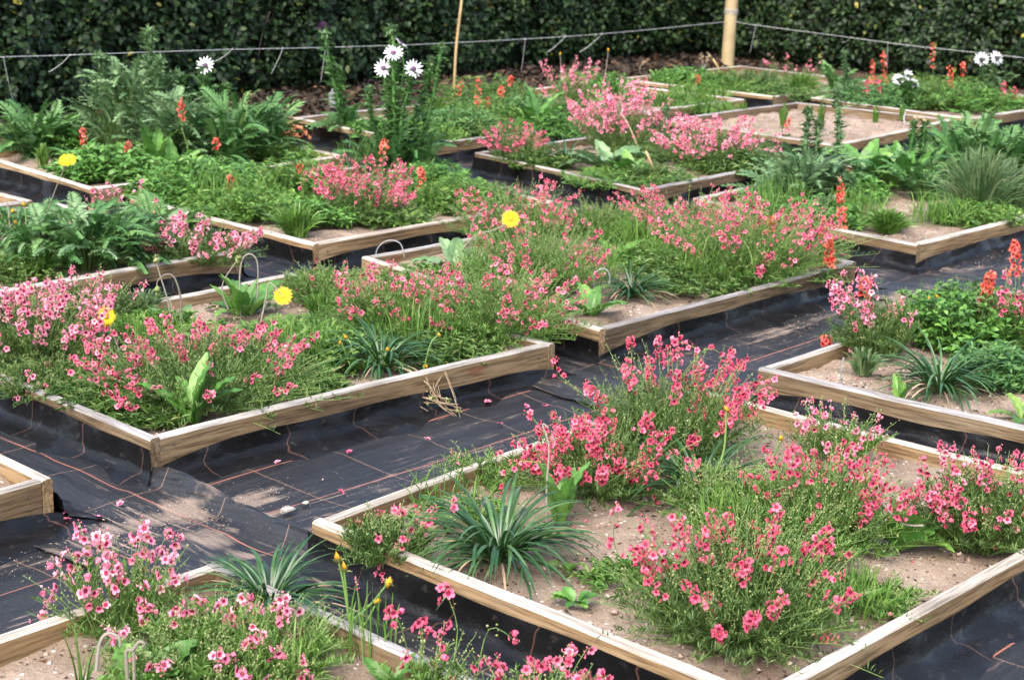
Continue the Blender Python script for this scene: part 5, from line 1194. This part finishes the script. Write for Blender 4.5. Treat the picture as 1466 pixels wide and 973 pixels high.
spike_plant('small coral and pink spikes by the cane base', [([(684, 170), (684, 145), (685, 112)], 9, .4), ([(697, 172), (697, 150), (698, 140)], 6, .5), ([(658, 170), (655, 140), (660, 118)], 4, .3), ([(730, 170), (731, 130), (731, 110)], 4, .2), ([(718, 172), (717, 140), (718, 124)], 5, .3)], 690, 176)
t = rosette('green rosette sending up two yellow buds on wiry stems near the hedge', 862, 150, 7, 34, LONG, 'yellow_daisy_plant', spread=.02); Bq = np.array(t.location)
stalk(t, Bq, [(858, 150), (866, 110), (871, 72)], .0035, 'woolly', 'yellowbud', .011); stalk(t, Bq, [(800, 140), (803, 110), (802, 77)], .0035, 'woolly', 'yellowbud', .011)

# ================================================================== bed G
twinspur('largest pale pink twinspur cloud over the bare-sand bed', 890, 215, 150, 105, 60, 7, 'pale', 130, flat=.3, zone=.5, size=.0106)
twinspur('second pale pink twinspur cloud spreading towards the bare sandy bed', 1020, 235, 190, 82, 60, 7, 'pale', 240, flat=.35, zone=.45, size=.0106)
twinspur('rose twinspur at the corner nearest the tall white daisies', 740, 232, 110, 65, 28, 6, 'rose', 110, flat=.3, zone=.45)
rosette('woolly grey rosette below the pale pink clouds', 870, 245, 12, 62, GREYB, spread=.03)
rosette('green broad rosette beside the woolly grey one', 900, 255, 9, 45, BROAD, spread=.03)
strap_plant('bluish strap leaves along the corner board under pale pink flowers', 812, 236, 100, 46)
mound('dark greens by the front corner under pale pink flowers', 935, 262, 110, 35, 80, 16, 'fine', (.04, .01))
mound('dense dark greens under the second pale pink cloud', 1050, 245, 130, 40, 100, 16, 'fine', (.04, .009), ovate=False)
mound('low cover on the sand between woolly leaves and dark front greens', 880, 262, 150, 28, 90, 16, 'fine_bright', (.04, .01))
mound('greens under the larger pale pink cloud', 960, 225, 170, 34, 110, 16, 'fine', (.04, .01))
mound('green stems between rose twinspur and woolly leaves', 770, 240, 90, 30, 60, 16, 'fine', (.04, .009), ovate=False)
B_ = at(945, 262); poly_thing('stick', 'short cut cane leaning among the greens under pale pink flowers', 'stick', [B_, at_depth(925, 217, B_)], .006, 'cane', part='cane', n=4)
B_ = at(918, 225); poly_thing('stick', 'dry brown stalk rising through the pale pink cloud', 'stick', [B_, at_depth(905, 190, B_), at_depth(891, 165, B_)], .004, 'dry', part='stalk', n=8)
t = thistle('grey woolly spike rising between the two pale pink clouds', 956, 222, [([(957, 222), (955, 190), (953, 155)], 'spiky', .02)], 18, 10, 4, True)

# ================================================================== beds H, K, J, I
for q, (a, b, w_, h_, lab) in enumerate(((1120, 180, 30, 45, 'thin grass blades next to the coral speck on bare sand'), (1175, 185, 30, 60, 'taller grass blades in the middle of the bare sandy bed'), (1062, 165, 26, 32, 'few grass blades near the back board of the bare sandy bed'), (1252, 175, 24, 36, 'sparse grass blades by the end of the bare sandy bed'), (1290, 172, 22, 30, 'last faint grass blades in the corner of the bare sandy bed'))):
    tuft(lab, a, b, w_, h_, 16, 'grass', wd=.006)
spike_plant('lone coral flower stem on the bare sandy bed', [([(1124, 195), (1126, 180), (1130, 170)], 5, .4)], 1124, 198)
B_ = at(1296, 180); poly_thing('wire_peg', 'pale peg marking the end of the bare sandy bed', 'wire peg', [B_, at_depth(1294, 170, B_), at_depth(1296, 161, B_)], .004, 'cord', part='wire', group='bent wire pegs in the beds')
tuft('young fine grass filling the shallow bed behind the pale pink cloud', 985, 152, 110, 28, 380, 'grass', spread=.8)
tuft('bright grass along the near board of the shallow grass bed', 1010, 160, 120, 24, 300, 'grass', spread=.8)
tuft('thick grass at the hedge side of the shallow bed', 1000, 140, 120, 26, 300, 'grass', spread=.8)
mound('low weeds by the near corner of the post foot bed', 1120, 138, 110, 24, 80, 16, 'fine', (.05, .012))
mound('soft greens along the near board of the post foot bed', 1020, 130, 130, 26, 80, 16, 'fine_bright', (.05, .012))
tuft('second patch of young grass nearer the big pale pink cloud', 930, 150, 80, 28, 240, 'grass', spread=.8)
tuft('dense dark grass tuft at the post foot bed, beyond the bare sand', 1148, 132, 80, 36, 300, 'grass')
mound('greens to the cane side of the post', 985, 122, 110, 32, 90, 16, 'broad', (.05, .018))
mound('greens right at the foot of the round post', 1060, 126, 110, 32, 90, 16, 'fine', (.05, .014))
tuft('grass clump between the post and the dense tuft', 1095, 128, 70, 34, 180, 'greygrass')
rosette('lobed greens at the end of the post foot bed', 1195, 128, 14, 45, LOBED, 'lobed_leaf_plant', spread=.05, group='lobed-leaved plants')
spike_plant('single pink-red spike before the post', [([(998, 128), (998, 118), (999, 108)], 6, .5)], 998, 130)
twinspur('tiny pale pink sprays high beyond the dense grass tuft', 1130, 120, 90, 45, 9, 3, 'pale', 20, flat=.1, zone=.25)
B_ = at(1042, 118, 0); poly_thing('stick', 'short split bamboo leaning beside the post', 'stick', [B_, at_depth(1030, 100, B_), at_depth(1021, 85, B_)], .008, 'cane', part='cane', n=5)
B_ = at(1004, 104, 0); t = thing('dry_plant', 'bleached dead plant between hedge foot and post', 'plant', B_)
for pts in ([(1004, 104), (1010, 92), (1014, 80)], [(1004, 104), (1006, 94), (1005, 82)], [(1005, 100), (1012, 94), (1013, 86)], [(918, 108), (916, 98), (921, 90)]): stalk(t, B_, pts, .006, 'woolly', 'brown', .022)
mound('leafy bank along the red-spiked bed', 1260, 150, 150, 40, 100, 16, 'lobed', (.05, .018))
mound('greens below the white daisies of the red-spiked bed', 1390, 155, 150, 45, 100, 16, 'broad', (.05, .018))
mound('mixed greens at the middle of the red-spiked bed', 1325, 152, 120, 40, 90, 16, 'fine', (.05, .014))
mound('back row of greens by the cord, red-spiked bed', 1330, 132, 190, 36, 110, 16, 'fine', (.05, .016))
spike_plant('red spikes rising against the hedge over the cord', [([(1250, 140), (1249, 115), (1249, 87)], 9, .4), ([(1266, 140), (1266, 110), (1264, 74)], 11, .4), ([(1336, 140), (1336, 110), (1335, 62)], 8, .25), ([(1360, 140), (1361, 120), (1360, 94)], 9, .45), ([(1378, 140), (1379, 115), (1378, 90)], 5, .25)], 1300, 145)
spike_plant('bright pink-red flower cluster low in the red-spiked bed', [([(1243, 145), (1240, 130), (1242, 115)], 10, .6), ([(1256, 145), (1258, 130), (1257, 112)], 9, .6), ([(1370, 150), (1373, 140), (1372, 128)], 9, .5), ([(1440, 150), (1436, 135), (1438, 118)], 6, .4), ([(1450, 150), (1452, 140), (1453, 125)], 6, .4)], 1320, 152, 'coral')
thistle('twin white daisies on branching grey stems in the red-spiked bed', 1412, 150, [([(1410, 148), (1408, 115), (1405, 85)], 'white', .05, VIEW), ([(1414, 148), (1420, 115), (1426, 83)], 'white', .05, VIEW + RIGHT * .4), ([(1412, 148), (1440, 118), (1446, 108)], 'spiky', .02)], 20, 8, 6, True, r=.005)
thistle('fading white daisies nearer the red spikes', 1297, 152, [([(1296, 150), (1294, 130), (1286, 114)], 'white', .04, VIEW), ([(1298, 150), (1302, 130), (1300, 108)], 'white', .04, VIEW + RIGHT * .5), ([(1300, 150), (1305, 135), (1308, 120)], 'white', .035, VIEW)], 20, 7, 6, r=.005)
thistle('bare grey thistle stem beside the red spikes', 1212, 148, [([(1212, 146), (1211, 110), (1209, 76)], 'spiky', .022)], 18, 10, 5, True, r=.005)

# ================================================================== bed F
rosette('big bright green leaf rosette in the grassy bed', 1240, 262, 30, 64, FLATL + BROAD, spread=.08, rise=.05)
rosette('second green rosette merging with the grey grass', 1320, 285, 13, 68, LOBED, 'lobed_leaf_plant', spread=.04, group='lobed-leaved plants')
rosette('grey-green thistle leaves beside the big bright rosette', 1125, 300, 20, 78, GLOBED, 'lobed_leaf_plant', spread=.05, group='lobed-leaved plants')
thistle('grey thistle with stout stems before the bare sandy bed', 1160, 275, [([(1150, 275), (1152, 220), (1158, 160)], 'spiky', .026), ([(1165, 275), (1168, 230), (1172, 175)], 'spiky', .02), ([(1180, 270), (1200, 200), (1197, 135)], 'spiky', .026)], 26, 16, 10, True)
thistle('brown-headed stalk standing over the big bright rosette', 1312, 265, [([(1306, 262), (1304, 215), (1310, 172)], 'brown', .03), ([(1318, 262), (1320, 210), (1325, 175)], 'brown', .025)], 22, 12, 3)
tuft('bright low grass tuft on the sandy corner below the coral spike', 1270, 332, 95, 42, 420, 'grass')
tuft('large grey-green grass clump in the grassy bed', 1400, 305, 180, 118, 620, 'greygrass', wd=.003)
tuft('smaller grass clump between rosette and sandy corner', 1180, 320, 90, 55, 200, 'greygrass')
rosette('lobed leaves behind the large grey-green grass', 1445, 250, 18, 75, LOBED, 'lobed_leaf_plant', spread=.05, group='lobed-leaved plants')
rosette('broad hanging leaf in front of the large grass clump', 1352, 318, 7, 40, BROAD, spread=.02)
mound('ferny green cover past the grey grass', 1440, 215, 110, 40, 80, 18, 'lobed', (.05, .012))
mound('greens filling the bed between thistle and rosette', 1200, 285, 140, 45, 90, 18, 'broad', (.05, .02))
mound('greens along the far board of the grassy bed', 1350, 240, 130, 40, 80, 18, 'fine', (.05, .012))
spike_plant('tall coral spike by the sandy corner of the grassy bed', [([(1205, 335), (1204, 300), (1203, 258)], 24, .72)], 1205, 338)
spike_plant('pale coral spike beyond the large grey grass', [([(1411, 225), (1411, 205), (1412, 180)], 9, .5)], 1411, 232)

leafmass('tall soft green growth behind the large grey-green grass', 1400, 250, 170, 70, 90, 50, LOBED, 'lobed_leaf_plant')
leafmass('grey leaves climbing round the stout grey thistle stems', 1150, 292, 150, 75, 90, 48, GLOBED, 'lobed_leaf_plant')
leafmass('broad green leaves between the big bright rosette and the grass', 1300, 272, 150, 60, 70, 42, BROAD[:2] + FLATL)
tuft('tall thin grass at the far end of the grassy bed', 1450, 300, 120, 90, 320, 'greygrass', wd=.003)
mound('loose green growth by the front board of the grassy bed', 1110, 318, 120, 45, 80, 16, 'fine_bright', (.04, .012))

# ================================================================== fallen flowers on the membrane
for q, (a, b) in enumerate(((88, 735), (96, 742), (172, 720), (142, 738), (330, 728), (397, 661), (489, 703), (700, 572), (754, 581), (781, 580), (715, 605), (500, 646), (612, 627), (698, 574))):
    o = bpy.data.objects.new('fallen_flower', FLOWME['rose'][q % 3]); COL.objects.link(o); o.matrix_world = face_matrix(at(a, b, .016), [RNG.normal(0, .3), RNG.normal(0, .3), 1], .0105, RNG.uniform(0, 6))
    tag(o, 'pink fallen flower lying on the black membrane', 'fallen flower', 'pink flowers fallen on the membrane')
n_ = 0
for o in list(bpy.data.objects):
    if o.parent is None and o.get('kind') == 'structure' and 'label' not in o:
        o['label'] = 'brown earth around the beds' if o.name.startswith('ground') else 'black woven weed membrane with orange guide lines covering the paths'; o['group'] = 'paths'

# ================================================================== thin wiry growth threading the beds
for lab, a, b, w_, h_, n_ in (('wiry bright stems standing before the taller strap clump', 1050, 775, 150, 105, 170), ('wiry bright stems behind the broad coral twinspur', 1150, 745, 170, 110, 190), ('loose thin stems between broad coral twinspur and end board', 1200, 865, 200, 70, 150),
        ('thin stems threading the sand beside the back board of the coral bed', 640, 720, 190, 55, 60), ('upright thin stems behind the wide rose twinspur', 210, 505, 150, 75, 170), ('thin bright stems between daisy rosette and wide rose twinspur', 420, 520, 190, 75, 190), ('thin bright stems over the yellow-budded strap plant', 610, 490, 210, 85, 220),
        ('pale wiry stems beside the bent yellow daisy', 720, 400, 200, 75, 200), ('pale wiry stems in front of the dark strap clump thicket', 830, 400, 190, 80, 200), ('thin stems rising along the back of the lime rosette', 930, 365, 200, 75, 200), ('thin stems among the fine rose thicket', 1040, 400, 220, 85, 240),
        ('thin stems among the yellow-flowered greens', 1370, 480, 190, 95, 180), ('wiry stems at the front of the nearest bed', 370, 965, 260, 110, 200), ('wiry seed stems rising by the membrane corner', 530, 930, 110, 110, 34),
        ('upright grass among leafy greens behind the grass tufts', 330, 300, 180, 75, 200), ('upright grass between lime rosette and end board', 640, 305, 130, 60, 130), ('grassy stems among the spiny dark leaves', 520, 245, 140, 60, 120),
        ('tall grassy stems in front of the grey thistle leaves', 1110, 310, 150, 70, 180), ('soft grass before the big bright rosette', 1225, 318, 140, 60, 200), ('soft grass right at the sandy corner edge', 1345, 318, 120, 55, 180)):
    tuft(lab, a, b, w_, h_, int(n_ * 1.2), 'fine_bright', 'wiry_plant', 'plant', .0015, .95, 'thin wiry growth threading the beds', .7)
mound('leafy greens by the front side board of the grassy bed', 1170, 322, 130, 45, 80, 18, 'broad', (.045, .016))
mound('fresh low greens in front of the large grass clump', 1400, 318, 130, 40, 80, 18, 'fine_bright', (.04, .012))
mound('tall greens at the hedge edge of the long-leaved bed', 700, 150, 150, 48, 90, 18, 'fine', (.05, .016))
mound('tall greens at the hedge end of the shallow grass bed', 850, 140, 120, 46, 80, 18, 'broad', (.05, .018))
mound('greens under the hedge next to the orange dead leaves', 355, 190, 90, 45, 60, 18, 'lobed', (.05, .016))
